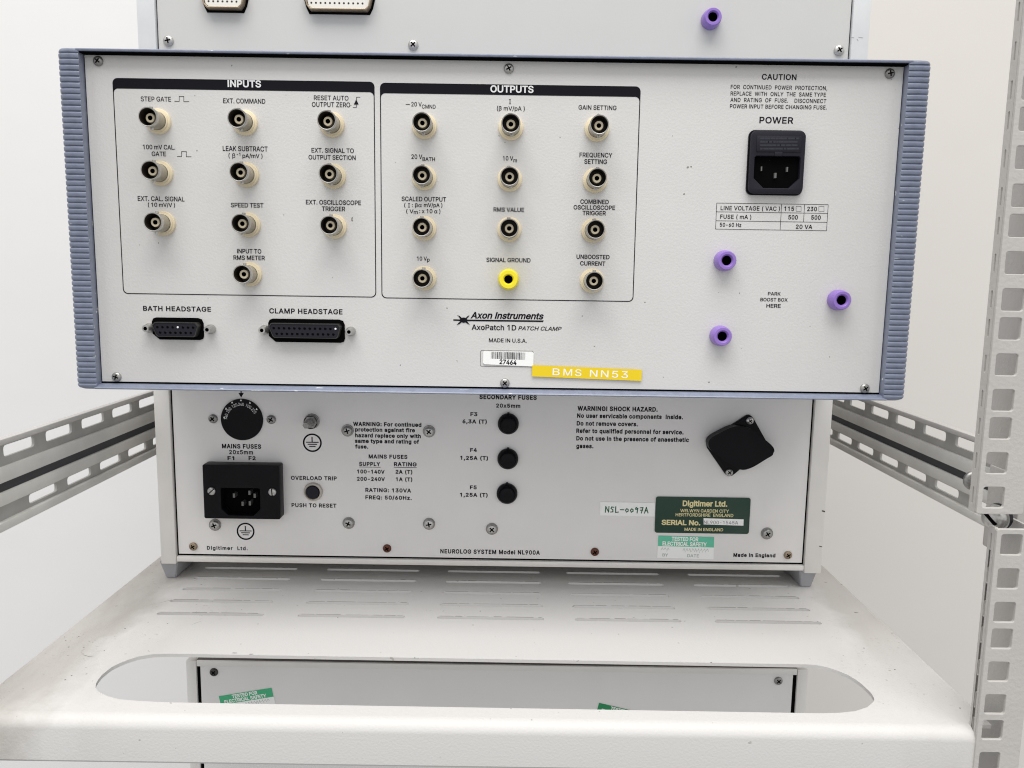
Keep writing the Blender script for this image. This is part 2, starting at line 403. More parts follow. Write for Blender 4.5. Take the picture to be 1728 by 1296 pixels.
# ================================================================== SETTING
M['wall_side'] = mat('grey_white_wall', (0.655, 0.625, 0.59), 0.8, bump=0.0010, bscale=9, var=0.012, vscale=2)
b = MB(); b.box(-2.6, 0.10, 1.05, 1.15, -0.4, 3.2, M['wall'])
wall = b.build('wall', smooth=0); wall['kind'] = 'structure'
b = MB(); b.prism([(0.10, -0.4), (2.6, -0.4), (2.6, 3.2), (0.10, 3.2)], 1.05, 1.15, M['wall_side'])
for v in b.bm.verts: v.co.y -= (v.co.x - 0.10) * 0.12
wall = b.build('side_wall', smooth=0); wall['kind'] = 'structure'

# ================================================================== SHELF
SZ = CZ - 0.2105; SX0, SX1, SYF = -0.2587, 0.2325, 0.353
def build_shelf():
    slots = []
    for x0 in (-0.2176, -0.1303, -0.0441, 0.0408, 0.1276):
        for k in range(6):
            yy = 0.4708 + 0.0195 * k
            slots.append(rrect(x0, x0 + 0.0662, yy - 0.0019, yy + 0.0019, 0.00189, 3))
    cut = [(-0.1873, 0.4186), (-0.1957, 0.4178), (-0.2026, 0.4149), (-0.2068, 0.4108), (-0.2095, 0.4067), (-0.2115, 0.4025), (-0.212, 0.399), (-0.2124, 0.3940), (-0.2119, 0.3895), (-0.2110, 0.3852), (-0.2093, 0.3815), (-0.2073, 0.3789), (-0.2048, 0.3767), (-0.199, 0.3731), (-0.1918, 0.3704), (-0.1815, 0.3690), (-0.1657, 0.3682),
           (0.153, 0.3669), (0.1628, 0.3676), (0.1716, 0.3694), (0.1792, 0.3733), (0.1843, 0.3781), (0.1860, 0.3806), (0.1867, 0.3829), (0.1872, 0.3868), (0.1869, 0.3908), (0.1863, 0.3962), (0.185, 0.4011), (0.1830, 0.4058), (0.18, 0.4096), (0.1770, 0.4126), (0.1734, 0.415), (0.1695, 0.4164), (0.1654, 0.417)]
    T = 0.0019; rb = 0.0058
    me = curve_plate([(SX0, SYF + rb), (SX1, SYF + rb), (SX1, 0.72), (SX0, 0.72)], slots + [cut], T)
    b = MB(); b.mesh(me, Matrix.Translation((0, 0, SZ - T / 2)), M['shelf'])
    prof = [(SYF + rb, 0)] + [(SYF + rb - rb * math.sin(R(a)), -rb + rb * math.cos(R(a))) for a in range(10, 91, 10)] + [(SYF, -0.0215), (SYF + 0.001, -0.0228), (SYF + 0.016, -0.0228), (SYF + 0.016, -0.0212), (SYF + T, -0.0212), (SYF + T, -rb)] + [(SYF + rb - (rb - T) * math.cos(R(a)), -rb + (rb - T) * math.sin(R(a))) for a in range(10, 91, 20)]
    x0, x1 = SX0, 0.2218
    va = [b.bm.verts.new((x0, p[0], SZ + p[1])) for p in prof]; vb = [b.bm.verts.new((x1, p[0], SZ + p[1])) for p in prof]; n = len(prof)
    fs = [b.bm.faces.new((va[i], va[(i + 1) % n], vb[(i + 1) % n], vb[i])) for i in range(n)] + [b.bm.faces.new(va), b.bm.faces.new(list(reversed(vb)))]
    b._tag(fs, M['shelf'])
    bmesh.ops.remove_doubles(b.bm, verts=b.bm.verts, dist=1e-6)
    def onz(px, py): a, y, z = ray(px, py); t = -0.2105 / z; return a * t, y * t
    rf = random.Random(4)
    for x0 in (-0.2176, -0.1303, -0.0441, 0.0408, 0.1276):       # dark strips painted as shade along the far rims of the slots
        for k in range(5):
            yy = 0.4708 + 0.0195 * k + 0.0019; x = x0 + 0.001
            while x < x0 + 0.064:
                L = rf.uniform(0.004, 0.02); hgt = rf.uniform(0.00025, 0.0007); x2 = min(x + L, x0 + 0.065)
                b._tag([b.bm.faces.new([b.bm.verts.new((px_, py_, SZ + 0.00004)) for px_, py_ in ((x, yy), (x2, yy), (x2 - 0.001, yy + hgt), (x + 0.001, yy + hgt))])], M['slot_shade']); x = x2 + rf.choice((0.0, 0.0, 0.002))
    for px, py, L, ang in ((109, 1075, 2, 1), (111, 1081, 2.4, 1), (116, 1092, 3.4, .3), (133, 1074, 2.2, 0), (211, 1061, 3.4, .2), (121, 1140, 3.6, 1.3), (110, 1147, 4, 1.2), (176, 1098, 2, .4), (283, 1052, 2.4, .3), (250, 1050, 2, 0), (1445, 1034, 9, -.25), (408, 1029, 2.4, 1.4), (396, 1102, 10, 0), (424, 1104, 8, .1), (700, 1110, 2, 0), (1200, 1118, 3, .4), (1510, 1130, 3, .4), (1620, 1195, 3, 0), (570, 1042, 2, .5)):
        x, y = onz(px, py); l = L * 0.00016; c_, s_ = math.cos(ang), math.sin(ang); w_ = 0.00024
        q = [b.bm.verts.new((x + u * l * c_ - v * w_ * s_, y + u * l * s_ + v * w_ * c_ * 1.5, SZ + 0.00005)) for u, v in ((-1, -.6), (.2, -1), (1, -.3), (.7, .8), (-.6, 1))]
        b._tag([b.bm.faces.new(q)], M['fleck'])
    for p, q in (((324, 1054), (340, 1048)), ((140, 1105), (150, 1108)), ((150, 1108), (158, 1107)), ((268, 1018), (290, 1012))):
        a_, c_ = Vector(onz(*p)), Vector(onz(*q)); n_ = Vector((0, 0.00012)); b._tag([b.bm.faces.new([b.bm.verts.new((t.x, t.y, SZ + 0.00005)) for t in (a_ - n_, c_ - n_, c_ + n_, a_ + n_)])], M['fleck'])
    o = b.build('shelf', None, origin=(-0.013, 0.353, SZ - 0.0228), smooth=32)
    o['label'] = 'cream metal rack shelf with long oval cutout and rows of thin vent slots'; o['category'] = 'shelf'
build_shelf()

# ================================================================== RACKS
def hole_plate(x0, x1, z0, z1, hx0, hx1, zs, hh, T):
    return curve_plate(rrect(x0, x1, z0, z1, 0.001, 2), [rrect(hx0, hx1, zc - hh / 2, zc + hh / 2, 0.0011, 3) for zc in zs], T, 0.0003)
def post(parent, X0, zlo, zhi, zs, plate_z0, plate_z1, mirror=1, YF=0.352, name='post'):
    T = 0.0017; b = MB(); wd = 0.0212
    xs = (X0, X0 + wd)
    me = hole_plate(0, wd, zlo, zhi, 0.0022, 0.0119, zs, 0.0097, T)
    # left lip with narrow slots, right flange going back
    lip = curve_plate(rrect(0, 0.0050, zlo, zhi, 0.0006, 2), [rrect(0.0019, 0.0031, zc - 0.004, zc + 0.004, 0.0005, 2) for zc in zs], 0.0015)
    FL = Matrix.Scale(mirror, 4, (1, 0, 0))
    base = Matrix.Translation((X0, 0, 0)) @ FL
    b.mesh(me, base @ upright(YF + T / 2), M['rack'])
    side = Matrix(((0, 0, 1, 0), (1, 0, 0, 0), (0, 1, 0, 0), (0, 0, 0, 1)))
    b.mesh(lip, base @ Matrix.Translation((0.00075, YF + T, 0)) @ side, M['rack'])
    if plate_z1 > plate_z0:
        xa, xb = sorted((X0 + mirror * (wd - 0.0016), X0 + mirror * (wd - 0.0001)))
        b.box(xa, xb, YF + T, YF + 0.029, plate_z0, plate_z1, M['rack'])
    return b.build(name, parent, smooth=0)
def hole_rows(zstart, zend, step_list, down=True):
    out = []; z = zstart; i = 0
    while z > zend: out.append(z); z -= step_list[i % 3]; i += 1
    return out
ST = (0.0159, 0.0159, 0.0127)
def rail(parent, X, sgn, zt, zb, name='side_rail'):
    # slotted rail: two slotted webs, two flats standing proud, a dark strip between
    H = zt - zb; Y0, Y1 = 0.40, 0.82; b = MB()
    side = Matrix(((0, 0, 1, 0), (1, 0, 0, 0), (0, 1, 0, 0), (0, 0, 0, 1)))
    def web(z0, z1, off):
        holes = []; y = Y0 + 0.012 + off; sh = min(0.0062, (z1 - z0) * 0.62)
        while y + 0.028 < Y1: holes.append(rrect(y, y + 0.0275, z1 - 0.0014 - sh, z1 - 0.0014, min(0.0019, sh * .45), 3)); y += 0.0385
        me = curve_plate([(Y0, z0), (Y1, z0), (Y1, z1), (Y0, z1)], holes, 0.0016)
        b.mesh(me, Matrix.Translation((X, 0, 0)) @ side, M['rail_web'])
    web(zb + 0.68 * H, zb + 0.94 * H, 0.0); web(zb + 0.10 * H, zb + 0.28 * H, 0.019)
    s = -sgn                                                    # towards the middle of the rack
    def bx(xa, xc, z0, z1, m, bev=0.0006): b.box(min(xa, xc), max(xa, xc), Y0, Y1, z0, z1, m, bev)
    bx(X - s * 0.001, X + s * 0.0035, zb + 0.935 * H, zt, M['rack'])
    bx(X - s * 0.001, X + s * 0.0028, zb + 0.52 * H, zb + 0.69 * H, M['rail'])
    bx(X - s * 0.001, X + s * 0.0028, zb + 0.27 * H, zb + 0.417 * H, M['rail'])
    bx(X - s * 0.001, X + s * 0.0036, zb, zb + 0.10 * H, M['rail'])
    o = b.build(name, parent, smooth=30)
    b = MB(); b.box(X - 0.0012, X + 0.0012, Y0, Y1, zb + 0.415 * H, zb + 0.522 * H, M['rubber'])
    b.build('groove_strip', o, smooth=0)
    return o
UR = thing('equipment_rack', 'upper cream rack frame with slotted side rails and square holed post ending above the gap', 'rack', (0, 0.40, CZ - 0.137), 'rack frames stacked around the instruments')
zs_up = hole_rows(CZ - 0.0965, CZ - 0.104, ST)
z = CZ - 0.0965; zs_up = [z]; i = 0
for i in range(26): z += (0.0159, 0.0159, 0.0127)[(i) % 3] if True else 0; zs_up.append(z)
post(UR, 0.2115, CZ - 0.1043, CZ + 0.32, [q for q in zs_up if q < CZ + 0.31], CZ - 0.087, CZ + 0.32)
post(UR, -0.2375, CZ - 0.1043, CZ + 0.32, [q for q in zs_up if q < CZ + 0.31], CZ - 0.087, CZ + 0.32, mirror=-1)
rail(UR, -0.268, -1, CZ - 0.0885, CZ - 0.1368); rail(UR, 0.271, 1, CZ - 0.0885, CZ - 0.1368)
def angle_block(parent):
    b = MB(); b.box(0.2445, 0.272, 0.374, 0.400, CZ - 0.135, CZ - 0.092, M['rack'], 0.001)
    return b.build('corner_bracket', parent)
angle_block(UR)
sx, szz = xz(1645, 812, 0.40)
screw(UR, sx, szz, 0.402, 0.0052, M['dull_steel'], name='rail_screw', turn=0.8, dome=0.5)
LR = thing('equipment_rack', 'lower cream rack frame with square holed post starting below the gap', 'rack', (0, 0.36, CZ - 0.55), 'rack frames stacked around the instruments')
z = CZ - 0.1185; zs_lo = []
for i in range(26): zs_lo.append(z); z -= (0.0162, 0.0162, 0.0129)[i % 3]
zs_lo = [q for q in zs_lo if q > CZ - 0.54]
post(LR, 0.2218, CZ - 0.55, CZ - 0.1112, zs_lo, CZ - 0.55, CZ - 0.1125)
post(LR, -0.2588, CZ - 0.55, CZ - 0.1112, zs_lo, CZ - 0.55, CZ - 0.1125, mirror=-1)
def bolt(parent):
    x, zz = xz(1678, 874, 0.370); b = MB(); r = 0.0056
    prof = [(r * 1.15, -0.0045, M['black']), (r * 1.15, -0.001, M['black']), (r, -0.001), (r, 0.0006), (r * 0.95, 0.0018), (r * 0.75, 0.0031), (r * 0.4, 0.0038), (0, 0.004)]
    b.lathe([(0, -0.0045)] + prof, M['steel'], c=(0, 0, 0), axis='-X', seg=28)
    b.box(-0.00412, -0.0026, -r * 0.60, r * 0.60, -0.0008, 0.0008, M['void'])
    for v in b.bm.verts: v.co = Matrix.Rotation(R(35), 3, 'Z') @ (Matrix.Rotation(R(42), 3, 'X') @ v.co)
    o = b.build('bolt', None, origin=(0, 0, 0)); ORI[o] = Vector((x, 0.370, zz)); o.parent = parent; o.location = ORI[o] - ORI[parent]
bolt(LR)

# ================================================================== AMPLIFIER (blue ribbed trim)
YA = 0.4286
AL, AR = -0.2333, 0.2106
AT, AB = CZ + 0.1109, CZ - 0.0637
PT, PB = CZ + 0.1086, CZ - 0.0601
PL, PR = xz(145, 300, YA)[0] , xz(1514, 300, YA)[0]
PL, PR = -0.2205, 0.1997
AMP = thing('amplifier', 'wide grey amplifier back panel with blue ribbed side trims and rows of coaxial sockets', 'amplifier', ((AL + AR) / 2, YA, AB))
Z1 = Zoom(80, 60, 0.33565, YA); Z2 = Zoom(620, 60, 0.33565, YA); Z3 = Zoom(1140, 60, 0.33565, YA)
Z4 = Zoom(80, 440, 0.33565, YA); Z5 = Zoom(620, 480, 0.33565, YA); Z6 = Zoom(1148, 440, 0.33565, YA)
P1 = Zoom(0, 0, 1.0, YA)
LIP = 0.0055

def amp_case():
    b = MB(); b.box(AL + 0.0035, AR - 0.0035, YA + 0.0022, YA + 0.26, AB + 0.0005, AT - 0.0005, M['blue'], 0.003)
    b.build('case', AMP)
    N = YA - LIP
    for nm, prof in (('top_trim', [(YA + 0.0022, AT - 0.0004), (YA + 0.001, AT), (N + 0.0010, AT - 0.0001), (N + 0.0002, AT - 0.0004), (N, AT - 0.0008), (N + 0.0003, AT - 0.0015), (N + 0.0020, AT - 0.0016), (YA + 0.0022, AT - 0.0016)]),
                     ('bottom_trim', [(YA + 0.0022, AB + 0.0004), (YA + 0.001, AB), (N + 0.0008, AB), (N, AB + 0.0006), (N + 0.0004, AB + 0.0012), (N + 0.0022, AB + 0.0022), (YA - 0.0002, AB + 0.0026), (YA + 0.0022, AB + 0.0026)])):
        b = MB(); x0, x1 = AL + 0.010, AR - 0.010
        va = [b.bm.verts.new((x0, p[0], p[1])) for p in prof]; vb = [b.bm.verts.new((x1, p[0], p[1])) for p in prof]; n = len(prof)
        fs = [b.bm.faces.new((va[i], va[(i + 1) % n], vb[(i + 1) % n], vb[i])) for i in range(n)] + [b.bm.faces.new(va), b.bm.faces.new(list(reversed(vb)))]
        b._tag(fs, M['blue'])
        if nm == 'top_trim': b.box(x0, x1, N + 0.0012, YA + 0.002, AT - 0.0022, AT - 0.00165, M['void'])     # dark strip added as the trim's underside shade, along the panel gap
        else: b.box(x0, x1, YA + 0.0002, YA + 0.0021, AB + 0.0025, AB + 0.0037, M['void'])
        b.build(nm, AMP, smooth=50)
    # ribbed side trims
    for s, xo in ((1, AL), (-1, AR)):
        b = MB(); W = 0.0112 if s > 0 else 0.0118; D = 0.0009; rc = 0.0022
        sec = [(0.0, YA + 0.010, 1), (0.0, YA - LIP + rc * 1.6, 1)]
        for a in (30, 60): sec.append((rc - rc * math.cos(R(a)), YA - LIP + rc * 1.6 - rc * 1.6 * math.sin(R(a)), 1))
        sec += [(rc, YA - LIP, 1), (W * 0.5, YA - LIP - 0.0003, 1), (W - 0.0006, YA - LIP, 1), (W, YA - LIP + 0.0004, 0), (W + 0.0001, YA - 0.0001, 0), (W - 0.0006, YA + 0.0020, 0)]
        pitch = 0.00283; z = AB; stations = []
        H = AT - AB; n = int(H / pitch); pitch = H / n
        for i in range(n):
            for ph, dep in ((0.0, 0.45), (0.10, 0.10), (0.20, 0.0), (0.40, 0.02), (0.62, 0.12), (0.74, 0.25), (0.80, 1.0), (0.92, 1.0)):
                stations.append((AB + (i + 1 - ph) * pitch, dep))
        stations.sort(key=lambda q: q[0])
        stations = [(AB, 0.5)] + stations
        rings = []
        for zz, dep in stations:
            e = min(zz - AB, AT - zz); rnd = 0.0026
            cut = rnd - math.sqrt(max(0, rnd ** 2 - (rnd - min(e, rnd)) ** 2))
            ring = []
            for k, (px, py, rib) in enumerate(sec):
                xx, yy = px, py
                if rib:
                    if k == 3: xx += dep * D * 0.2
                    if k >= 2: yy += dep * D
                if k < 6: xx += cut * (1 if k <= 4 else 0.5)
                if k >= 2 and k < 8: yy += cut * 0.5
                ring.append(b.bm.verts.new((xo + s * xx, yy, zz)))
            rings.append(ring)
        fs = []
        for k in range(len(rings) - 1):
            for i in range(len(sec) - 1): fs.append(b.bm.faces.new((rings[k][i], rings[k][i + 1], rings[k + 1][i + 1], rings[k + 1][i])))
            fs.append(b.bm.faces.new((rings[k][-1], rings[k][0], rings[k + 1][0], rings[k + 1][-1])))
        fs.append(b.bm.faces.new(rings[0])); fs.append(b.bm.faces.new(list(reversed(rings[-1]))))
        b._tag(fs, M['blue']); b.build('ribbed_trim', AMP, smooth=40)
amp_case()

I1 = YA - 0.00012; I2 = YA - 0.00022
def amp_panel():
    b = MB(); K = M['ink']
    b.box(-0.2216, 0.1984, YA, YA + 0.002, PB, PT, M['paint'])
    b.box(-0.2222, 0.1990, YA + 0.0012, YA + 0.0021, PB - 0.0006, PT + 0.0006, M['void'])
    # framed groups
    for (x0, x1, zb, zt, band) in ((-0.2079, -0.0730, CZ - 0.0129, CZ + 0.0975, 0.0052), (-0.0702, 0.0640, CZ - 0.0132, CZ + 0.0971, 0.0052)):
        o = rrect(x0, x1, zb, zt, 0.0026, 6); t = 0.00045
        i = rrect(x0 + t, x1 - t, zb + t, zt - t, 0.0023, 6); b.ring2(o, i, I1, K)
        hdr = rrect(x0 + 0.0001, x1 - 0.0001, zt - band - 0.0023, zt - 0.0001, 0.0024, 6, (0, 0, 1, 1))
        # band with rounded inner corners below
        n = 8; up = [(x0 + t, zt - 0.0015), (x0 + 0.0012, zt - t), (x1 - 0.0012, zt - t), (x1 - t, zt - 0.0015)]
        lo = []
        for q in range(n + 1): a = R(90 * q / n); lo.append((x1 - t - 0.0022 + 0.0022 * math.cos(a), zt - band - 0.0022 + 0.0022 * math.sin(a)))
        for q in range(n + 1): a = R(90 + 90 * q / n); lo.append((x0 + t + 0.0022 + 0.0022 * math.cos(a), zt - band - 0.0022 + 0.0022 * math.sin(a)))
        lo2 = [p for p in lo]
        # centre band + two corner fans
        zc = zt - band
        b.flat([(x0 + t + 0.0022, zc), (x1 - t - 0.0022, zc), (x1 - t - 0.0022, zt - t), (x0 + t + 0.0022, zt - t)], I1 - 1e-6, K)
        for sgn, xe in ((1, x0 + t), (-1, x1 - t)):
            for q in range(n):
                a0, a1 = R(90 * q / n), R(90 * (q + 1) / n)
                f = lambda a: (xe + sgn * (0.0022 - 0.0022 * math.cos(a)), zt - band - 0.0022 + 0.0022 * math.sin(a))
                g = lambda a: (xe + sgn * (0.0022 - 0.0022 * math.cos(a)), zt - t - 0.0022 + 0.0022 * math.sin(a))
                b.flat([f(a0), f(a1), g(a1), g(a0)], I1 - 1e-6, K)
    ztext(b, Z1, 'INPUTS', 907, 1075, 259, 32, I2, M['white_ink'], bold=0.03)
    ztext(b, Z2, 'OUTPUTS', 618, 835, 286, 32, I2, M['white_ink'], bold=0.03)
    t1 = [('STEP GATE', 470, 622, 331, 23, .004), ('EXT. COMMAND', 884, 1096, 341, 23, .008), ('RESET AUTO', 1340, 1514, 325, 22, .006), ('OUTPUT ZERO', 1330, 1522, 359, 23, .006),
          ('100 mV CAL.', 481, 643, 572, 22, .012), ('GATE', 525, 597, 606, 22, .012), ('LEAK SUBTRACT', 882, 1108, 581, 24, .012), ('( β', 911, 945, 614, 22, .0), ('-1', 952, 970, 605, 16, .012), ('pA/mV )', 981, 1082, 615, 20, .012),
          ('EXT. SIGNAL TO', 1328, 1541, 589, 22, .012), ('OUTPUT SECTION', 1313, 1550, 624, 22, .012), ('EXT. CAL. SIGNAL', 455, 690, 832, 23, .012), ('( 10 mV/V )', 506, 642, 861, 20, .012),
          ('SPEED TEST', 923, 1087, 864, 22, .016), ('EXT. OSCILLOSCOPE', 1300, 1577, 850, 22, .016), ('TRIGGER', 1380, 1498, 882, 22, .016), ('INPUT TO', 954, 1076, 1095, 22, .018), ('RMS METER', 936, 1094, 1128, 22, .018)]
    for s, a, c, y, h, bo in t1: ztext(b, Z1, s, a, c, y, h, I1, K, bold=bo)
    for pts in ([(640, 331), (663, 331), (663, 306), (686, 306), (686, 332), (712, 332)], [(653, 608), (675, 608), (675, 583), (699, 583), (699, 609), (723, 609)], [(1572, 310), (1554, 310), (1554, 361), (1537, 361)]):
        b.stroke([Z1(*p) for p in pts], 0.00024, I1, K)
    b.flat([Z1(1553, 321), Z1(1541, 347), Z1(1565, 347)], I2, K)
    t2 = [('20 V', 221, 273, 356, 21, .006), ('CMND', 274, 343, 367, 19, .004), ('(β mV/pA )', 651, 791, 377, 21, .006), ('GAIN SETTING', 1061, 1252, 373, 21, .010), ('20 V', 221, 276, 620, 22, .01), ('BATH', 277, 340, 631, 19, .012),
          ('10 V', 681, 733, 628, 21, .012), ('m', 734, 752, 637, 19, .012), ('FREQUENCY', 1066, 1231, 612, 22, .012), ('SETTING', 1090, 1204, 645, 22, .014), ('SCALED OUTPUT', 172, 396, 833, 22, .014), ('(', 185, 192, 862, 20, .0), (': βα', 224, 273, 862, 19, .006), ('mV/pA )', 284, 377, 862, 19, .014),
          ('( V', 195, 232, 893, 20, .006), ('m', 233, 254, 897, 19, .01), (': x 10 α )', 261, 367, 893, 20, .012), ('RMS VALUE', 634, 788, 886, 21, .018), ('COMBINED', 1070, 1213, 846, 21, .018), ('OSCILLOSCOPE', 1036, 1245, 875, 21, .018), ('TRIGGER', 1081, 1199, 903, 21, .018),
          ('10 V', 249, 299, 1131, 20, .016), ('p', 300, 313, 1136, 19, .016), ('SIGNAL GROUND', 598, 820, 1139, 21, .016), ('UNBOOSTED', 1051, 1217, 1123, 21, .018), ('CURRENT', 1069, 1196, 1156, 21, .018)]
    for s, a, c, y, h, bo in t2: ztext(b, Z2, s, a, c, y, h, I1, K, bold=bo)
    b.stroke([Z2(194, 346), Z2(212, 346)], 0.0003, I1, K)
    for cx, y0, y1, w2 in ((717, 321, 343, 5), (209, 844, 863, 5)):        # serifed I
        b.stroke([Z2(cx, y0), Z2(cx, y1)], 0.00038, I1, K)
        for yy in (y0, y1): b.stroke([Z2(cx - w2 + 1, yy), Z2(cx + w2 - 1, yy)], 0.0002, I1 - 1e-5, K)
    t3 = [('CAUTION', 433, 607, 222, 26, .02), ('FOR  CONTINUED  POWER  PROTECTION,', 277, 762, 271, 19, .008), ('REPLACE  WITH  ONLY  THE  SAME TYPE', 276, 755, 304, 19, .008), ('AND  RATING  OF  FUSE.    DISCONNECT', 275, 757, 336, 19, .008), ('POWER INPUT BEFORE CHANGING FUSE.', 273, 760, 368, 19, .010), ('POWER', 421, 591, 441, 30, .018),
          ('LINE VOLTAGE ( VAC )', 226, 524, 879, 21, .012), ('115', 546, 595, 881, 21, .02), ('230', 661, 710, 882, 21, .02), ('FUSE ( mA )', 224, 380, 921, 20, .014), ('500', 566, 614, 924, 21, .02), ('500', 681, 729, 925, 21, .02), ('50-60 Hz', 222, 330, 961, 19, .016), ('20 VA', 604, 687, 971, 20, .02)]
    for s, a, c, y, h, bo in t3: ztext(b, Z3, s, a, c, y, h, I1, K, bold=bo, space=1.05)
    x0, x1, xm, xn = Z3(204, 906)[0], Z3(763, 915)[0], Z3(530, 900)[0], Z3(646, 890)[0]
    zr = [Z3(487, 846)[1], Z3(487, 890)[1], Z3(487, 935)[1], Z3(487, 977)[1]]; t = 0.00022
    for k, zz in enumerate(zr): b.stroke([(x0, zz), (x1, zz)], t, I1, K)
    for xx, za, zb in ((x0, 0, 3), (x1, 0, 3), (xm, 0, 3), (xn, 0, 2)): b.stroke([(xx, zr[za]), (xx, zr[zb])], t, I1 - 1e-5, K)
    for a, c in ((606, 631), (720, 746)): b.stroke([Z3(a, 859), Z3(c, 859), Z3(c, 884), Z3(a, 884)], 0.00016, I1, M['ink_soft'], closed=True)
    for s, a, c, y, h, bo in [('PARK', 440, 504, 174, 17, .014), ('BOOST BOX', 402, 539, 204, 17, .014), ('HERE', 432, 504, 235, 18, .02)]: ztext(b, Z6, s, a, c, y, h, I1, K, bold=bo)
    for s, a, c, y, h, bo in [('BATH HEADSTAGE', 482, 823, 253, 24, .024), ('CLAMP HEADSTAGE', 1116, 1484, 266, 25, .024)]: ztext(b, Z4, s, a, c, y, h, I1, K, bold=bo, space=1.08)
    # maker's mark
    ztext(b, Z5, 'Axon Instruments', 518, 886, 172, 32, I1, K, bold=0.03, shear=0.25)
    ztext(b, Z5, 'AxoPatch 1D', 524, 748, 229, 27, I1, K, bold=0.016)
    ztext(b, Z5, 'PATCH CLAMP', 758, 976, 231, 20, I1, K, bold=0.012, shear=0.25)
    ztext(b, Z5, 'MADE IN U.S.A.', 611, 801, 291, 20, I1, K, bold=0.012)
    b.flat([Z5(432, 175), Z5(470, 176), Z5(887, 181), Z5(882, 189), Z5(470, 184), Z5(432, 182)], I1, K)
    body = [(466, 172), (474, 168), (484, 166), (494, 168), (505, 158), (514, 155), (508, 163), (500, 172), (501, 183), (505, 190), (516, 204), (503, 197), (494, 191), (484, 193), (474, 190), (463, 199), (448, 204), (456, 195), (465, 186)]
    body2 = [(466, 172), (458, 160), (449, 155), (462, 157), (474, 167)]
    b.flat([Z5(*p) for p in body], I2, K); b.flat([Z5(*p) for p in body2], I2 - 1e-5, K)
    q0, q1 = Z5(568, 411), Z5(834, 335)
    o = rrect(q0[0], q1[0], q0[1], q1[1], 0.0008, 4); b.stroke(o, 0.00018, I1, M['ink_soft'], closed=True)
    return b.build('rear_panel', AMP, smooth=0)
AP = amp_panel()

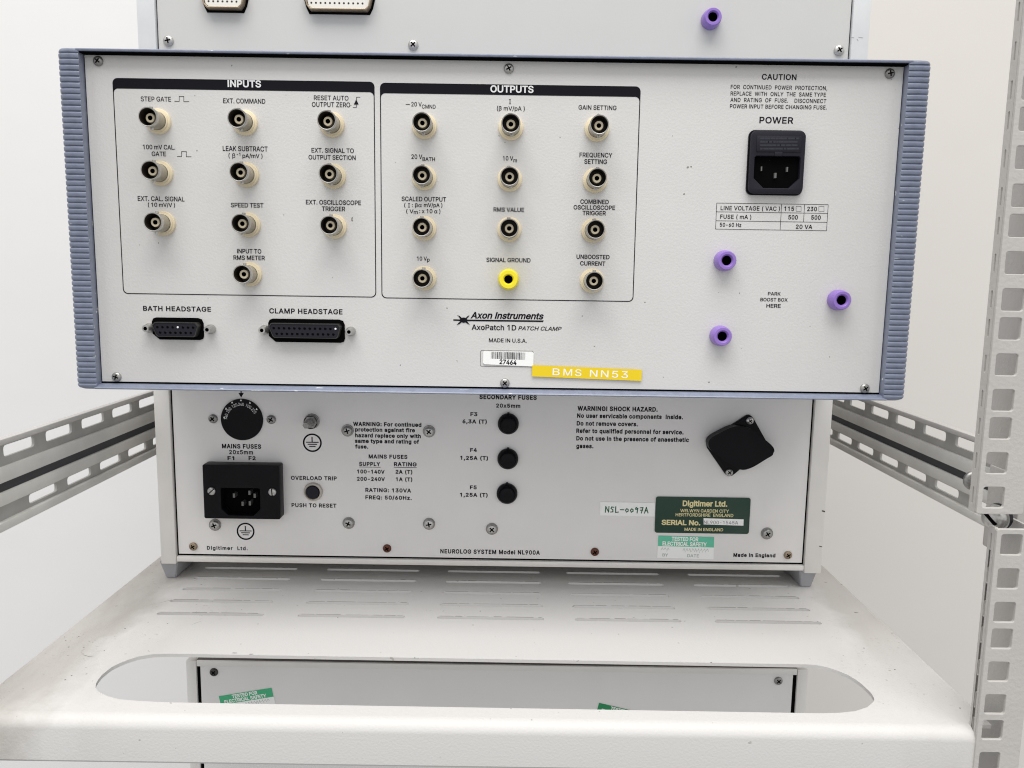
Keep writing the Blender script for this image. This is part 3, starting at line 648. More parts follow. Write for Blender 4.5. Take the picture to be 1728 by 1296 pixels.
def amp_parts():
    P = AMP
    for Z, x, y, tn, m in ((Z1, 251, 126, 0.9, 'dull_steel'), (Z2, 711, 164, 0.5, 'steel'), (Z3, 1081, 189, 0.2, 'dull_steel'), (Z4, 344, 585, 1.2, 'steel'), (Z5, 691, 497, 0.75, 'steel'), (Z6, 931, 643, 0.6, 'steel')):
        q = Z(x, y, YA - 0.0012); screw(P, q[0], q[1], YA, 0.0026, M[m], turn=tn, dome=0.6)
    # coaxial sockets
    def bnc(q):
        b = MB()
        b.lathe([(0, 0.0018), (0.0042, 0.0018), (0.0046, 0.0030, M['nickel']), (0.0046, 0.0100), (0.00485, 0.0104), (0.00485, 0.0131), (0.0046, 0.0134), (0.0043, 0.0133), (0.0042, 0.0120, M['bore']), (0.0042, 0.0045, M['bore']), (0.0, 0.0045, M['bore'])], M['nickel'], seg=32)
        for zs in (1, -1):                                       # bayonet lugs
            b.lathe([(0, 0), (0.0009, 0), (0.0009, 0.0012), (0, 0.0012)], M['nickel'], c=(0, -0.0086, 0.0045 if zs > 0 else -0.0057), axis='Z', seg=12)
        o = b.build('coaxial_socket', None, origin=(0, 0, 0), smooth=40)
        ORI[o] = Vector(q); o.parent = P; o.location = ORI[o] - ORI[P]
        b = MB(); b.lathe([(0.0050, -0.0002), (0.0064, -0.0002), (0.0064, 0.0014), (0.0061, 0.0018), (0.0054, 0.0019), (0.0054, 0.0026), (0.0047, 0.0028)], M['cream'], seg=32)
        c = b.build('collar', None, origin=(0, 0, 0)); ORI[c] = Vector(q); c.parent = o; c.location = (0, 0, 0)
        b = MB(); b.lathe([(0.0024, 0.0044), (0.0024, 0.0100), (0.0022, 0.0103), (0.0012, 0.0103), (0.0011, 0.0101, M['void']), (0.0011, 0.0050, M['void']), (0, 0.0050, M['void'])], M['cream'], seg=24)
        c = b.build('insulator', None, origin=(0, 0, 0)); ORI[c] = Vector(q); c.parent = o; c.location = (0, 0, 0)
        return o
    first = None; rs = random.Random(21)
    for Z, pts in ((Z1, [(503, 408), (952, 415), (1403, 425), (515, 677), (961, 685), (1411, 693), (529, 937), (970, 944), (1416, 953), (978, 1200)]),
                   (Z2, [(273, 434), (721, 440), (1167, 447), (272, 700), (715, 707), (1157, 714), (272, 962), (713, 968), (1148, 974), (273, 1221), (1141, 1234)])):
        for x, y in pts:
            q = Z(x, y, YA - 0.0133); q = (q[0], YA, q[1])
            if first is None: first = bnc(q)
            else:
                c = copy_tree(first, P, q); c.rotation_euler = (0, R(rs.uniform(-7, 7)), 0)
    # plug sockets
    def jack(m, name, r, hole, d, pts):
        f = None
        for Z, x, y in pts:
            q = Z(x, y, YA - d); q = Vector((q[0], YA, q[1]))
            if f is None:
                b = MB(); b.lathe([(r * 1.0, -0.0002), (r * 1.02, 0.0006), (r * 0.99, d * 0.55), (r * 0.93, d * 0.88), (r * 0.84, d), (hole * 1.35, d), (hole * 1.05, d - 0.0007), (hole, d - 0.0016), (hole, d - 0.006, M['void']), (0, d - 0.006, M['void'])], m, seg=36)
                f = b.build(name, None, origin=(0, 0, 0), smooth=40); ORI[f] = q; f.parent = P; f.location = q - ORI[P]
            else: copy_tree(f, P, q)
    jack(M['yellow'], 'plug_socket', 0.0055, 0.0022, 0.0085, [(Z2, 709, 1226)])
    jack(M['purple'], 'plug_socket', 0.0054, 0.0025, 0.0070, [(Z3, 260, 1131), (Z6, 214, 381), (Z6, 815, 199)])
    # multi-pin connectors
    def dsub(Z, cx0, cx1, cz0, cz1, ntop, pitch_px, pin0, ytop, nbot, pin1, ybot, stand, bright):
        a0 = Z(cx0, cz1); a1 = Z(cx1, cz0)
        x0, z0, x1, z1 = a0[0], a0[1], a1[0], a1[1]; ch = 0.0024
        out = [(x0 + ch * 1.6, z0), (x1 - 0.0022, z0), (x1 - 0.0006, z0 + 0.0006), (x1, z0 + 0.0022), (x1, z1 - 0.0028), (x1 - 0.0009, z1 - 0.0007), (x1 - 0.0030, z1), (x0 + 0.0024, z1), (x0 + 0.0008, z1 - 0.0006), (x0, z1 - 0.0024), (x0 + 0.0002, z0 + ch * 1.3)]
        b = MB(); b.prism(out, YA - 0.0006, YA + 0.001, M['void'])
        # D-shaped shell
        p = lambda k, xx, yy: Z(xx, yy, YA - 0.0055)
        tl, tr = p(0, pin0 - 21, ytop), p(0, pin0 + (ntop - 1) * pitch_px + 20, ytop); bl, br = p(0, pin1 - 19, ybot), p(0, pin1 + (nbot - 1) * pitch_px + 21, ybot)
        zt, zb = p(0, (pin0 + pin1) / 2 + 60, ytop - 19)[1], p(0, (pin0 + pin1) / 2 + 60, ybot + 18)[1]
        def dshape(g):
            pts = [(bl[0] - g + 0.0012, zb - g), (br[0] + g - 0.0012, zb - g), (br[0] + g - 0.0002, zb - g + 0.0009), (tr[0] + g, zt + g - 0.0016), (tr[0] + g - 0.0012, zt + g), (tl[0] - g + 0.0012, zt + g), (tl[0] - g, zt + g - 0.0016), (bl[0] - g + 0.0002, zb - g + 0.0009)]
            return pts
        b.prism(dshape(0.0), YA - 0.0055, YA, M['black_semi'])
        oo, ii = dshape(0.00045), dshape(0.00008)
        me = curve_plate(oo, [ii], 0.006); b.mesh(me, upright(YA - 0.0028), M['dark_steel'])
        for k in range(ntop + nbot):
            xx, yy = (pin0 + k * pitch_px, ytop) if k < ntop else (pin1 + (k - ntop) * pitch_px, ybot)
            yy += 0.015 * (xx - pin0); q = p(0, xx, yy)
            b.lathe([(0, 0.0), (0.00075, 0.0), (0.00062, 0.00012), (0, 0.00012, M['void'])], M['black'], c=(q[0], YA - 0.00552, q[1]), seg=10)
            if k == bright: b.lathe([(0, 0.0), (0.0006, 0.0), (0.0004, 0.0003), (0, 0.0003)], M['label'], c=(q[0], YA - 0.0056, q[1]), seg=10)
        o = b.build('pin_connector', P, smooth=0)
        for sx, sy in stand:
            q = Z(sx, sy, YA - 0.0062); bb = MB()
            bb.lathe([(0.0022, -0.0002), (0.0025, 0.0002), (0.0025, 0.0024), (0.0021, 0.0030), (0.0019, 0.0062), (0.0017, 0.0065), (0.0010, 0.0065), (0.0009, 0.0062, M['void']), (0.0009, 0.004, M['void']), (0, 0.004, M['void'])], M['steel'], c=(q[0], YA, q[1]), seg=18)
            bb.build('jack_screw', o, origin=(q[0], YA, q[1]))
    dsub(Z4, 531, 785, 288, 395, 8, 25.7, 553, 333, 7, 567, 360, [(493, 341), (803, 347)], 4)
    dsub(Z4, 1114, 1495, 296, 407, 13, 25.9, 1138, 338, 12, 1153, 366, [(1078, 350), (1516, 358)], 12)
    # mains inlet
    x0, z1 = Z3(373, 483); x1, z0 = Z3(629, 799); x0 = 0.1212; x1 = 0.1494; z0, z1 = CZ + 0.0439, CZ + 0.0756
    b = MB(); b.prism(rrect(x0 - 0.0006, x1 + 0.0006, z0 - 0.0006, z1 + 0.0006, 0.0032, 5), YA - 0.0010, YA, M['black'])
    hx0, hx1 = x0 + 0.0024, x1 - 0.0022; hz0, hz1 = z0 + 0.0028, z1 - 0.0128; c = 0.0052
    hole = [(hx0 + c, hz0), (hx1 - c, hz0), (hx1, hz0 + c * 0.95), (hx1, hz1 - 0.0008), (hx1 - 0.0008, hz1), (hx0 + 0.0008, hz1), (hx0, hz1 - 0.0008), (hx0, hz0 + c * 0.95)]
    me = curve_plate(rrect(x0, x1, z0, z1, 0.0030, 5), [hole], 0.0030, 0.0005); b.mesh(me, upright(YA - 0.0022), M['black_semi'])
    b.flat(hole, YA - 0.0011, M['void'])
    o = b.build('mains_inlet', P, smooth=30)
    b = MB(); b.box(x0 + 0.0028, x1 - 0.0024, YA - 0.0041, YA - 0.002, z1 - 0.0108, z1 - 0.0028, M['black_semi'], 0.0003)
    b.box((x0 + x1) / 2 - 0.0018, (x0 + x1) / 2 + 0.0024, YA - 0.00405, YA - 0.002, z1 - 0.0129, z1 - 0.0106, M['black_semi'], 0.0003)
    ZI = Zoom(1180, 200, 0.138889, YA)
    rr = random.Random(11)
    for row in range(4):
        u = 720
        while u < 1150:
            L = rr.uniform(18, 60); q0, q1 = ZI(u, 258 + 41 * row), ZI(min(u + L, 1165), 258 + 41 * row); b.stroke([q0, (q1[0], q0[1])], 0.0009, YA - 0.00415, M['emboss']); u += L + rr.uniform(10, 22)
    b.build('fuse_drawer', o)
    for px, py, wd, ht in ((722, 625, .00030, .0011), (888, 706, .00055, .0013), (1030, 633, .00040, .0012)):
        xx, zz = ZI(px, py, YA + 0.002); b = MB(); b.box(xx - wd, xx + wd, YA - 0.0030, YA - 0.0010, zz - ht, zz + ht, M['pin']); b.build('contact_pin', o, smooth=0)
    # stickers
    cs = [Z5(581, 400), Z5(834, 412), Z5(836, 341), Z5(583, 335)]
    def lerp_quad(cs, u, v):
        a = Vector(cs[0]).lerp(Vector(cs[1]), u); c = Vector(cs[3]).lerp(Vector(cs[2]), u); return tuple(a.lerp(c, v))
    b = MB(); b.prism([lerp_quad(cs, u, v) for u, v in ((.03, 0), (.98, 0), (1, .06), (1, .94), (.98, 1), (.02, 1), (0, .93), (0, .1))], YA - 0.00055, YA - 0.0001, M['label'])
    rb = random.Random(3); u = 0.155
    while u < 0.825:
        wd = rb.choice((0.006, 0.006, 0.010, 0.016)); b.flat([lerp_quad(cs, u, .45), lerp_quad(cs, u + wd, .45), lerp_quad(cs, u + wd, .97), lerp_quad(cs, u, .97)], YA - 0.0006, M['ink']); u += wd + rb.choice((0.006, 0.007, 0.012))
    text(b, '27464', lerp_quad(cs, .325, .08), lerp_quad(cs, .665, .06), 0.00235, YA - 0.0006, M['ink'], bold=0.03)
    b.build('barcode_sticker', P, smooth=0)['label'] = 'white barcode sticker numbered 27464'
    cs = [Z5(827, 461), Z5(1376, 484), Z5(1378, 428), Z5(829, 405)]
    b = MB(); b.prism(cs, YA - 0.0010, YA - 0.0006, M['tape'])
    for s, u0, u1 in (('B', .187, .252), ('MS', .285, .450), ('NN53', .527, .875)):
        text(b, s, lerp_quad(cs, u0, .2), lerp_quad(cs, u1, .2), 0.0036, YA - 0.00105, M['label'], bold=0.004, space=1.15)
    b.build('tape_label', P, smooth=0)['label'] = 'yellow embossed tape reading BMS NN53'
amp_parts()

# ================================================================== POWER SUPPLY below
YN = 0.525; NF = 0.5228
NL, NR = -0.4536 * NF, 0.4062 * NF
NB, NT = CZ - 0.3765 * NF, AB - 0.0005
SUP = thing('power_supply', 'silver power supply standing on the shelf with black fuse caps and green serial plate', 'power supply', ((NL + NR) / 2, YN, SZ))
Z7 = Zoom(80, 440, 0.33565, YN); Z8 = Zoom(560, 680, 0.19676, YN); Z9 = Zoom(620, 480, 0.33565, YN); ZP = Zoom(1080, 820, 0.19676, YN)
ZA = Zoom(220, 900, 0.3009, YN); ZB = Zoom(0, 861, 0.33565, YN); ZC = Zoom(340, 660, 0.081018, YN); ZD = Zoom(1180, 690, 0.092593, YN); Q = Zoom(0, 0, 1, YN); ZE = Zoom(300, 650, 0.185185, YN)
IN = YN - 0.00012
PXL, PXR, PZB = -0.4297 * YN, 0.3800 * YN, CZ - 0.3650 * YN
def sup_frame():
    b = MB(); b.box(NL + 0.002, NR - 0.002, YN + 0.004, YN + 0.27, NB + 0.002, NT - 0.001, M['case'])
    b.box(PXL - 0.0016, PXR + 0.0016, YN + 0.001, YN + 0.004, PZB - 0.0020, NT - 0.002, M['void'])
    b.build('case', SUP, smooth=0)
    for xa, xb in ((NL, PXL - 0.0013), (PXR + 0.0013, NR)):
        b = MB(); b.box(xa, xb, NF, YN + 0.03, NB - 0.0015, NT, M['alu_frame'], 0.0006)
        if xa > 0:
            for py in (214, 219, 519):
                q = ZP(1578 if py < 300 else 1553, py, NF); b.stroke([(q[0] - 0.0012, q[1] + 0.0002), (q[0] + 0.0004, q[1] - 0.0002)], 0.0005, NF - 0.0001, M['fleck'])
        b.build('side_frame', SUP)
    b = MB(); b.box(PXL - 0.0012, PXR + 0.0012, NF + 0.0006, YN + 0.02, NB, PZB - 0.0014, M['alu_frame'], 0.0005); b.build('bottom_frame', SUP)
    for x, s in ((-1.1087 * 0.2105, 1), (0.973 * 0.2105, -1)):
        b = MB(); zt = NB - 0.0005; w0, w1 = 0.0125, 0.0068
        va = [(x - w0 / 2, NF + 0.003, zt), (x + w0 / 2, NF + 0.003, zt), (x + w0 / 2, NF + 0.045, zt), (x - w0 / 2, NF + 0.045, zt)]
        vb = [(x - w1 / 2, NF + 0.006, SZ), (x + w1 / 2, NF + 0.006, SZ), (x + w1 / 2, NF + 0.042, SZ), (x - w1 / 2, NF + 0.042, SZ)]
        va = [b.bm.verts.new(p) for p in va]; vb = [b.bm.verts.new(p) for p in vb]
        fs = [b.bm.faces.new(va), b.bm.faces.new(list(reversed(vb)))] + [b.bm.faces.new((va[i], va[(i + 1) % 4], vb[(i + 1) % 4], vb[i])) for i in range(4)]
        b._tag(fs, M['foot']); bmesh.ops.bevel(b.bm, geom=list(b.bm.edges), offset=0.0006, segments=2, affect='EDGES'); b.build('foot', SUP)
sup_frame()
def earth(b, Z, cx, cy, r, m):
    c = Vector(Z(cx, cy)); rr = Z.mm(r); n = 40; t = rr * 0.17
    o = [(c.x + rr * math.cos(2 * math.pi * i / n), c.y + rr * math.sin(2 * math.pi * i / n)) for i in range(n)]
    i_ = [(c.x + (rr - t) * math.cos(2 * math.pi * i / n), c.y + (rr - t) * math.sin(2 * math.pi * i / n)) for i in range(n)]
    b.ring2(o, i_, IN, m)
    for hw, zz in ((0.62, 0.05), (0.45, -0.17), (0.29, -0.40)): b.stroke([(c.x - rr * hw, c.y + rr * zz), (c.x + rr * hw, c.y + rr * zz)], rr * 0.10, IN, m)
    b.stroke([(c.x - rr * .02, c.y + rr * .58), (c.x - rr * .02, c.y + rr * .1)], rr * 0.11, IN - 1e-5, m)
def sup_panel():
    b = MB(); K = M['ink']
    b.box(PXL, PXR, YN, YN + 0.001, PZB, NT - 0.003, M['alu'])
    S = dict(space=1.12)
    for s, a, c, y, h, bo in [('MAINS FUSES', 878, 1075, 943, 21, .03), ('20x5mm', 914, 1034, 972, 20, .022), ('F1', 906, 940, 1001, 18, .03), ('F2', 1012, 1047, 1001, 18, .03), ('OVERLOAD TRIP', 1225, 1455, 1102, 19, .024), ('PUSH TO RESET', 1228, 1453, 1239, 19, .024)]: ztext(b, Z7, s, a, c, y, h, IN, K, bold=bo, **S)
    for s, a, c, y, h, bo in [('WARNING: For continued', 182, 768, 199, 32, .035), ('protection against fire', 200, 713, 246, 31, .035), ('hazard replace only with', 200, 763, 296, 31, .035), ('same type and rating of', 198, 748, 344, 31, .035), ('fuse.', 200, 312, 389, 31, .035),
            ('MAINS FUSES', 316, 648, 476, 32, .028), ('SUPPLY', 234, 415, 539, 32, .028), ('RATING', 533, 727, 541, 32, .028), ('100-140V', 217, 453, 604, 31, .028), ('2A (T)', 547, 690, 606, 31, .028), ('200-240V', 216, 455, 667, 31, .028), ('1A (T)', 549, 690, 670, 31, .028),
            ('RATING: 130VA', 288, 680, 764, 32, .026), ('FREQ: 50/60Hz.', 288, 685, 827, 32, .026), ('20x5mm', 1408, 1616, 39, 31, .028), ('F3', 1188, 1248, 111, 30, .03), ('6,3A (T)', 1120, 1329, 174, 31, .03), ('F4', 1186, 1244, 418, 30, .03), ('1,25A (T)', 1101, 1339, 487, 31, .03), ('F5', 1184, 1242, 738, 30, .03), ('1,25A (T)', 1099, 1336, 803, 31, .03)]:
        ztext(b, Z8, s, a, c, y, h, IN, K, bold=bo, **S)
    for a, c, y in ((235, 416, 549), (534, 726, 552)): b.stroke([Z8(a, y), (Z8(c, y)[0], Z8(a, y)[1])], 0.0003, IN, K)
    for s, a, c, y, h, bo in [('SECONDARY FUSES', 563, 851, 577, 21, .034), ('WARNING! SHOCK HAZARD.', 1056, 1459, 636, 21, .034), ('No user servicable components  inside.', 1054, 1586, 673, 20, .034), ('Do not remove covers.', 1052, 1359, 710, 20, .034), ('Refer to qualified personnel for service.', 1050, 1589, 749, 20, .034), ('Do not use in the presence of anaesthetic', 1050, 1616, 787, 20, .034), ('gases.', 1050, 1136, 822, 20, .034)]:
        ztext(b, Z9, s, a, c, y, h, IN, K, bold=bo, **S)
    ztext(b, ZA, 'Digitimer  Ltd.', 430, 658, 92, 20, IN, K, bold=.022, space=1.2)
    ztext(b, Q, 'NEUROLOG SYSTEM Model NL900A', 743, 911, 934.5, 7, IN, K, bold=.028, space=1.15)
    ztext(b, ZP, 'Made in England', 800, 1160, 608, 30, IN, K, bold=.035, space=1.15)
    earth(b, Z7, 1332, 915, 48, K); earth(b, ZB, 1235, 106, 46, K)
    b.stroke([ZC(826, -60), ZC(826, 50)], 0.00075, IN, K); b.flat([ZC(770, 38), ZC(882, 40), ZC(828, 132)], IN - 1e-5, K)
    b.build('rear_panel', SUP, smooth=0)
sup_panel()
def sup_parts():
    P = SUP
    # voltage dial
    c = Vector(ZC(848, 590)); r = ZC.mm(440); d = 0.0012
    b = MB(); b.lathe([(r, 0.0), (r, d * 0.7), (r * 0.985, d), (0, d)], M['black'], c=(c.x, YN, c.y), seg=64)
    for s, a, ta, tr in (('140', 169, 172.8, .83), ('200', 142, 143.8, .89), ('120', 114.5, 117, .93), ('240', 90, 90, .94), ('100', 62, 63, .93), ('220', 36.8, 35.6, .90)):
        rt = r * 0.74; up = Vector((math.cos(R(a)), math.sin(R(a)))); tan = Vector((up.y, -up.x)); w2 = r * 0.135
        m0 = c + up * (rt - r * 0.07); text(b, s, m0 - tan * w2, m0 + tan * w2, r * 0.145, YN - d - 0.0001, M['white_ink'], bold=0.0)
        up = Vector((math.cos(R(ta)), math.sin(R(ta)))); m1 = c + up * r * tr
        b.flat([(m1.x - r * .05, m1.y - r * .04), (m1.x + r * .05, m1.y - r * .04), (m1.x, m1.y + r * .06)], YN - d - 0.0001, M['white_ink'])
    b.build('voltage_dial', P, smooth=40)
    for x, y, tn in ((228, 582, 0.7), (1442, 598, 1.0)):
        q = ZC(x, y, YN - 0.0015); screw(P, q[0], q[1], YN, 0.0031, M['dull_steel'], turn=tn, dome=0.6)
    # earth stud
    q = xz(500 + 345 * .06944, 690 + 325 * .06944, YN - 0.004); b = MB()
    b.lathe([(0.0052, 0), (0.0052, 0.0008), (0.0049, 0.001), (0.0046, 0.001), (0.0046, 0.0042)], M['dull_steel'], c=(q[0], YN, q[1]), seg=20)
    b.lathe([(0.0046, 0.0010), (0.0046, 0.0042), (0.0041, 0.0048), (0.0029, 0.0048), (0.0029, 0.0105), (0.0025, 0.0110), (0.0023, 0.0155), (0.0020, 0.0160), (0, 0.0160)], M['dull_steel'], c=(q[0], YN, q[1]), seg=6)
    b.build('earth_stud', P)
    # mains inlet with fuses
    f = 0.0095; YI = YN - f
    p00, p11 = ZE(240, 1215, YI), ZE(922, 733, YI); x0, z0, x1, z1 = p00[0], p00[1], p11[0], p11[1]
    cx0, cz0 = ZE(400, 1185, YI); cx1, cz1 = ZE(745, 942, YI); k = 0.0045
    hole = [(cx0 + k, cz0), (cx1 - k, cz0), (cx1, cz0 + k), (cx1, cz1 - .0006), (cx1 - .0006, cz1), (cx0 + .0006, cz1), (cx0, cz1 - .0006), (cx0, cz0 + k)]
    me = curve_plate(rrect(x0, x1, z0, z1, 0.0012, 3), [hole], f, 0.0006)
    b = MB(); b.mesh(me, upright(YI + f / 2), M['black']); b.flat(hole, YN - 0.0015, M['void']); o = b.build('mains_inlet', P, smooth=30)
    for x, y in ((515, 1003), (594, 1078), (704, 1005), (656, 978), (660, 1074)):
        q = ZE(x, y, YI + 0.003); b = MB(); b.box(q[0] - .0007, q[0] + .0007, YI + 0.0022, YI + 0.0078, q[1] - .0014, q[1] + .0014, M['pin']); b.build('contact_pin', o, smooth=0)
    for x, y, tn in ((302, 970, 0.75), (857, 978, 1.62)):
        q = ZE(x, y, YI - 0.0012); screw(o, q[0], q[1], YI, 0.0027, M['steel'], slot=True, turn=tn, dome=0.45)
    # reset button
    q = Z7(1334, 1164, YN - 0.002); b = MB()
    b.lathe([(0.0063, -0.0002), (0.0064, 0.0006), (0.0060, 0.0020), (0.0050, 0.0025), (0.0046, 0.0018), (0.0045, 0.0010)], M['ring'], c=(q[0], YN, q[1]), seg=32)
    b.lathe([(0.0045, 0.0006), (0.0045, 0.0022), (0.0041, 0.0032), (0, 0.0034)], M['black_semi'], c=(q[0], YN, q[1]), seg=28); b.build('reset_button', P)
    # fuse holders
    first = None
    for x, y in ((1513, 186), (1509, 488), (1502, 787)):
        q = Z8(x, y, YN - 0.004); r = 0.0070
        if first is None:
            b = MB(); b.lathe([(r, -0.0002), (r, 0.0020), (r * 0.93, 0.0032), (r * 0.80, 0.0042), (r * 0.74, 0.0040), (r * 0.70, 0.0040), (r * 0.66, 0.0052), (r * 0.55, 0.0056), (0, 0.0056)], M['black'], c=(q[0], YN, q[1]), seg=40)
            b.box(q[0] - 0.0007, q[0] + 0.0007, YN - 0.0026, YN, q[1] + r * 0.9, q[1] + r * 1.10, M['black'])
            first = b.build('fuse_holder', P, origin=(q[0], YN, q[1]))
        else: copy_tree(first, P, (q[0], YN, q[1]))
    # panel screws with washers, then the small rim screws
    for Z, x, y, tn in ((Z8, 132, 239, 0.3), (Z8, 832, 246, 0.9), (Z8, 141, 1034, 1.1), (Z8, 832, 1041, 0.2), (Z8, 1372, 1084, 0.8), (ZB, 1078, 76, 0.4), (ZP, 1093, 412, 0.6)):
        q = Z(x, y, YN - 0.0014); screw(P, q[0], q[1], YN, 0.0033, M['steel'], turn=tn, washer=0.0041, dome=0.55)
    for Z, x, y, m in ((ZA, 350, 76, 'brass'), (Z8, 472, 1251, 'rust'), (Q, 1004, 932, 'rust'), (ZP, 1272, 597, 'brass')):
        q = Z(x, y, YN - 0.0012); screw(P, q[0], q[1], YN, 0.0029, M[m], turn=0.6, dome=0.6)
    # blanking cover
    t = 0.0022
    pl = [(870, 118), (920, 112), (965, 140), (1000, 190), (1225, 590), (1240, 640), (1230, 700), (650, 1180), (600, 1222), (545, 1232), (490, 1205), (455, 1160), (150, 720), (135, 650), (150, 590), (200, 545)]
    pts = [ZD(*p, YN - t) for p in pl]; b = MB(); b.prism(list(reversed(pts)), YN - t, YN, M['black'], inset=0.0004)
    h = 0.0095
    blob = [(160, 640), (185, 560), (260, 500), (420, 415), (560, 345), (680, 315), (800, 320), (920, 352), (1020, 420), (1220, 575), (1330, 670), (1368, 730), (1372, 800), (1330, 855), (1220, 915), (1040, 1030), (930, 1085), (810, 1118), (690, 1095), (560, 1025), (300, 830), (190, 730)]
    def round_off(p):
        for _ in range(2): p = [q for i in range(len(p)) for a, c in [(p[i], p[(i + 1) % len(p)])] for q in ((a[0] * .75 + c[0] * .25, a[1] * .75 + c[1] * .25), (a[0] * .25 + c[0] * .75, a[1] * .25 + c[1] * .75))]
        return p
    pts = [ZD(*p, YN - h) for p in round_off(blob)]; b.prism(list(reversed(pts)), YN - h, YN - t + 0.0005, M['black'], inset=0.0010)
    o = b.build('blanking_cover', P, smooth=50)
    for x, y in ((928, 222), (552, 1162)):
        q = ZD(x, y, YN - t - 0.001); screw(o, q[0], q[1], YN - t, 0.0026, M['steel'], turn=0.7)
    # stickers and plate
    def quadf(cs):
        def f(u, v): a = Vector(cs[0]).lerp(Vector(cs[1]), u); c = Vector(cs[3]).lerp(Vector(cs[2]), u); return tuple(a.lerp(c, v))
        return f
    f = quadf([Z9(1168, 1160), Z9(1444, 1166), Z9(1446, 1098), Z9(1170, 1092)])
    b = MB(); b.prism([f(0, 0), f(1, 0), f(1, 1), f(0, 1)], YN - 0.0004, YN - 0.0001, M['label'])
    G = {'N': [[(0, 0), (.05, 1), (.75, .05), (.8, 1)]], 'S': [[(.8, .9), (.3, .95), (.15, .7), (.6, .45), (.6, .1), (.1, .05)]], 'L': [[(.1, 1), (.1, 0), (.75, .08)]], '-': [[(.05, .5), (.85, .5)]], '0': [[(.4, .7), (.1, .45), (.35, .1), (.75, .3), (.7, .6), (.4, .7)]], '9': [[(.7, .75), (.3, .95), (.15, .65), (.65, .65), (.7, .8), (.55, 0)]], '7': [[(.1, .9), (.75, .95), (.4, 0)], [(.15, .5), (.7, .52)]], 'A': [[(0, 0), (.4, 1), (.8, .05)], [(.15, .4), (.65, .42)]]}
    u = 0.10
    for ch in 'NSL-0097A':
        for st in G[ch]: b.stroke([f(u + .078 * p[0], .24 + .42 * p[1]) for p in st], 0.00068, YN - 0.00045, M['pen'])
        u += 0.089
    b.build('handwritten_sticker', P, smooth=0)['label'] = 'white sticker with green handwriting NSL-0097A'
    cs = [ZP(124, 396), ZP(932, 412), ZP(946, 104), ZP(136, 86)]
    x0 = (cs[0][0] + cs[3][0]) / 2; x1 = (cs[1][0] + cs[2][0]) / 2; z0 = (cs[0][1] + cs[1][1]) / 2; z1 = (cs[2][1] + cs[3][1]) / 2
    b = MB(); b.prism(rrect(x0, x1, z0, z1, 0.0016, 5), YN - 0.0007, YN - 0.0001, M['plate_green'])
    y = YN - 0.00078
    for s, a, c, yy, h, bo in [('Digitimer Ltd.', 363, 746, 171, 46, .03), ('WELWYN GARDEN CITY', 343, 760, 224, 27, .012), ('HERTFORDSHIRE  ENGLAND', 303, 797, 260, 27, .012), ('SERIAL No.', 182, 515, 331, 42, .03), ('MADE IN ENGLAND', 379, 710, 383, 26, .012)]:
        ztext(b, ZP, s, a, c, yy, h, y, M['plate_gold'], bold=bo)
    b.flat([ZP(543, 327), ZP(884, 338), ZP(886, 284), ZP(543, 274)], y, M['label']); ztext(b, ZP, 'NL900-1545A', 545, 838, 325, 30, y - 0.0001, M['case'], bold=0.0)
    b.build('serial_plate', P, smooth=0)
    def tested(P, f, Y, cm, name='test_sticker'):
        b = MB(); b.prism([f(0, 0), f(1, 0), f(1, 1), f(0, 1)], Y - 0.0004, Y - 0.0001, M['label'])
        b.flat([f(0, .53), f(1, .53), f(1, 1), f(0, 1)], Y - 0.00045, cm)
        hh = (Vector(f(0, 1)) - Vector(f(0, 0))).length
        text(b, 'TESTED FOR', f(.24, .79), f(.72, .79), hh * .165, Y - 0.0005, M['label'], bold=.03)
        text(b, 'ELECTRICAL SAFETY', f(.08, .57), f(.87, .57), hh * .165, Y - 0.0005, M['label'], bold=.03)
        text(b, 'BY', f(.09, .07), f(.19, .07), hh * .13, Y - 0.00045, M['faded'], bold=.01); text(b, 'DATE', f(.53, .07), f(.74, .07), hh * .13, Y - 0.00045, M['faded'], bold=.01)
        rr = random.Random(5)
        for u0, n in ((.06, 3), (.45, 9)):
            for k in range(n):
                u = u0 + .052 * k; b.stroke([f(u, .30 + rr.random() * .08), f(u + .02, .46), f(u + .035 + rr.random() * .01, .28 + rr.random() * .1)], 0.00022, Y - 0.00045, M['faded'])
        return b.build(name, P, smooth=0)
    tested(P, quadf([ZP(147, 614), ZP(629, 628), ZP(635, 436), ZP(156, 423)]), YN, M['mint'])
    return tested, quadf
tested, quadf = sup_parts()

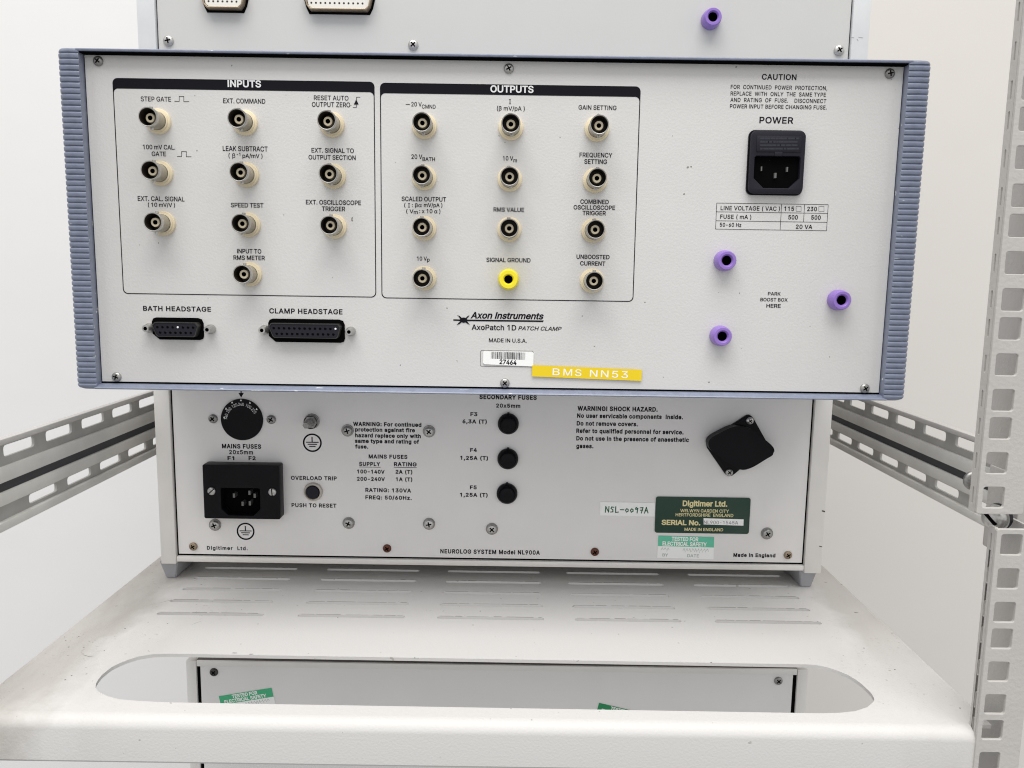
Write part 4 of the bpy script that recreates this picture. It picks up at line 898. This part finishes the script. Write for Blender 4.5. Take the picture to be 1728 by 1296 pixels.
# ================================================================== UPPER INSTRUMENT
YT = 0.520; TF = 0.5180
TL, TR_ = -0.4523 * TF, 0.4190 * TF; TB, TT = AT + 0.0005, AT + 0.135
TOP = thing('instrument', 'pale grey instrument above the amplifier with white pin connectors and one purple socket', 'instrument', ((TL + TR_) / 2, YT, TB))
T1 = Zoom(0, 0, 1, YT); TA = Zoom(240, 0, 0.43981, YT)
tpl, tpr = -0.4275 * YT, 0.3952 * YT
def top_unit():
    b = MB(); b.box(TL + 0.002, TR_ - 0.002, YT + 0.003, YT + 0.27, TB + 0.001, TT - 0.001, M['case']); b.box(tpl - 0.001, tpr + 0.001, YT + 0.0012, YT + 0.003, TB + 0.001, TT - 0.001, M['void']); b.build('case', TOP, smooth=0)
    for xa, xb in ((TL, tpl - 0.0009), (tpr + 0.0009, TR_)):
        b = MB(); b.box(xa, xb, TF, YT + 0.03, TB, TT, M['top_frame'], 0.0006)
        if xa > 0:
            for p, q in (((1437, 63), (1441, 64)), ((1446, 66), (1448, 69)), ((1449, 63), (1456, 64))): b.stroke([xz(*p, TF), xz(*q, TF)], 0.0003, TF - 0.0001, M['case'])
        b.build('side_frame', TOP)
    b = MB(); b.box(tpl, tpr, YT, YT + 0.0012, TB + 0.001, TT - 0.002, M['top_panel']); b.build('rear_panel', TOP, smooth=0)
    for x, y, tn in ((283, 68, .2), (697, 75, .75), (1417, 84, .6)):
        q = T1(x, y, YT - 0.0014); screw(TOP, q[0], q[1], YT, 0.0032, M['steel'], turn=tn, dome=0.6)
    def dsub(xa, xb, zpx, n, px0, px1, rows):
        lo = TA(xa, zpx); hi = TA(xb, zpx); z0 = lo[1]; H = 0.0105; x0, x1 = lo[0], hi[0]
        def shp(g): return [(x0 + 0.0025 - g, z0 - g), (x1 - 0.0025 + g, z0 - g), (x1 - 0.0006 + g, z0 + 0.0016), (x1 + 0.0012 + g, z0 + H - 0.0016), (x1 + g, z0 + H + g), (x0 - g, z0 + H + g), (x0 - 0.0012 - g, z0 + H - 0.0016), (x0 + 0.0006 - g, z0 + 0.0016)]
        b = MB(); b.prism(shp(-0.0003), YT - 0.0042, YT, M['white_plastic'])
        b.mesh(curve_plate(shp(0.0009), [shp(0.0)], 0.0058, 0.0003), upright(YT - 0.0027), M['brass'])
        b.prism(shp(0.0022), YT - 0.0004, YT, M['void'])
        for r_ in range(rows):
            cnt = n + r_
            for k in range(cnt):
                xx = px0 + (px1 - px0) * (k - 0.5 * r_ * 1.0) / (n - 1); q = (TA(xx, 0)[0], z0 + 0.0032 + 0.0036 * r_)
                b.lathe([(0, 0.0), (0.00062, 0.0), (0.0005, 0.0001), (0, 0.0001)], M['bore'], c=(q[0], YT - 0.00425, q[1]), seg=10)
        b.build('pin_connector', TOP, smooth=0)
    dsub(248, 393, 34, 7, 264, 370, 2); dsub(640, 876, 40, 12, 655, 850, 2)
    q = xz(980 + 515 * .43287, 66 * .43287, YT - 0.0065); b = MB(); r = 0.0058; d = 0.0078
    b.lathe([(r, -0.0002), (r * 1.02, 0.0006), (r * 0.99, d * 0.55), (r * 0.93, d * 0.88), (r * 0.84, d), (0.0036, d), (0.0029, d - 0.0007), (0.0028, d - 0.0016), (0.0028, d - 0.006, M['void']), (0, d - 0.006, M['void'])], M['purple'], c=(q[0], YT, q[1]), seg=36)
    b.build('plug_socket', TOP, smooth=40)
top_unit()

# ================================================================== LOWER INSTRUMENT
YL = 0.549; LF = 0.5469
LL, LRR = -0.4272 * LF, 0.3985 * LF; LT = CZ - 0.5124 * LF; LB = LT - 0.133
LOW = thing('instrument', 'grey instrument under the shelf with green test stickers seen through the oval cutout', 'instrument', ((LL + LRR) / 2, YL, LB))
ZL = Zoom(330, 1090, 0.086806, YL); ZR = Zoom(860, 1080, 0.41667, YL); ZS = Zoom(140, 1080, 0.41667, YL)
def low_unit():
    lpl, lpr = ZL(105, 600)[0], ZR(1143, 200)[0]; gl, gr = ZL(40, 600)[0], ZR(1158, 200)[0]
    lz = LT - 0.0047
    b = MB(); b.box(LL + 0.002, LRR - 0.002, LF + 0.0024, YL + 0.25, LB, LT - 0.0003, M['shaded_case']); b.box(gl - 0.0005, gr + 0.0005, LF + 0.0018, LF + 0.0023, LB, lz, M['void']); b.build('case', LOW, smooth=0)
    for xa, xb in ((LL, gl), (gr, LRR)):
        b = MB(); b.box(xa, xb, LF, YL + 0.03, LB, LT, M['alu_frame'], 0.0008); b.build('side_frame', LOW)
    b = MB(); b.box(gl + 0.0002, gr - 0.0002, LF + 0.0004, LF + 0.0022, lz + 0.0002, LT - 0.0002, M['alu_frame'], 0.0003); b.build('top_frame', LOW)
    b = MB(); b.box(lpl, lpr, YL - 0.0005, YL + 0.001, LB, lz, M['alu']); b.build('rear_panel', LOW, smooth=0)
    for Z, x, y, m in ((ZL, 348, 522, 'dark_steel'), (ZR, 1090, 168, 'dull_steel')):
        q = Z(x, y, YL - 0.0017); screw(LOW, q[0], q[1], YL - 0.0005, 0.0031, M[m], turn=.8, dome=0.5)
    def tilt(p_tl, p_tr, h):
        a, c = Vector(p_tl), Vector(p_tr); d = (c - a); n = Vector((d.y, -d.x)).normalized() * h
        return quadf([tuple(a + n), tuple(c + n), tuple(c), tuple(a)])
    yy = YL - 0.0005
    tested(LOW, tilt(ZL(455, 970, yy), ZL(1482, 806, yy), 0.0150), yy, M['green2'])
    tested(LOW, tilt(ZR(362, 253, yy), ZR(570, 302, yy), 0.0150), yy, M['green3'])
low_unit()
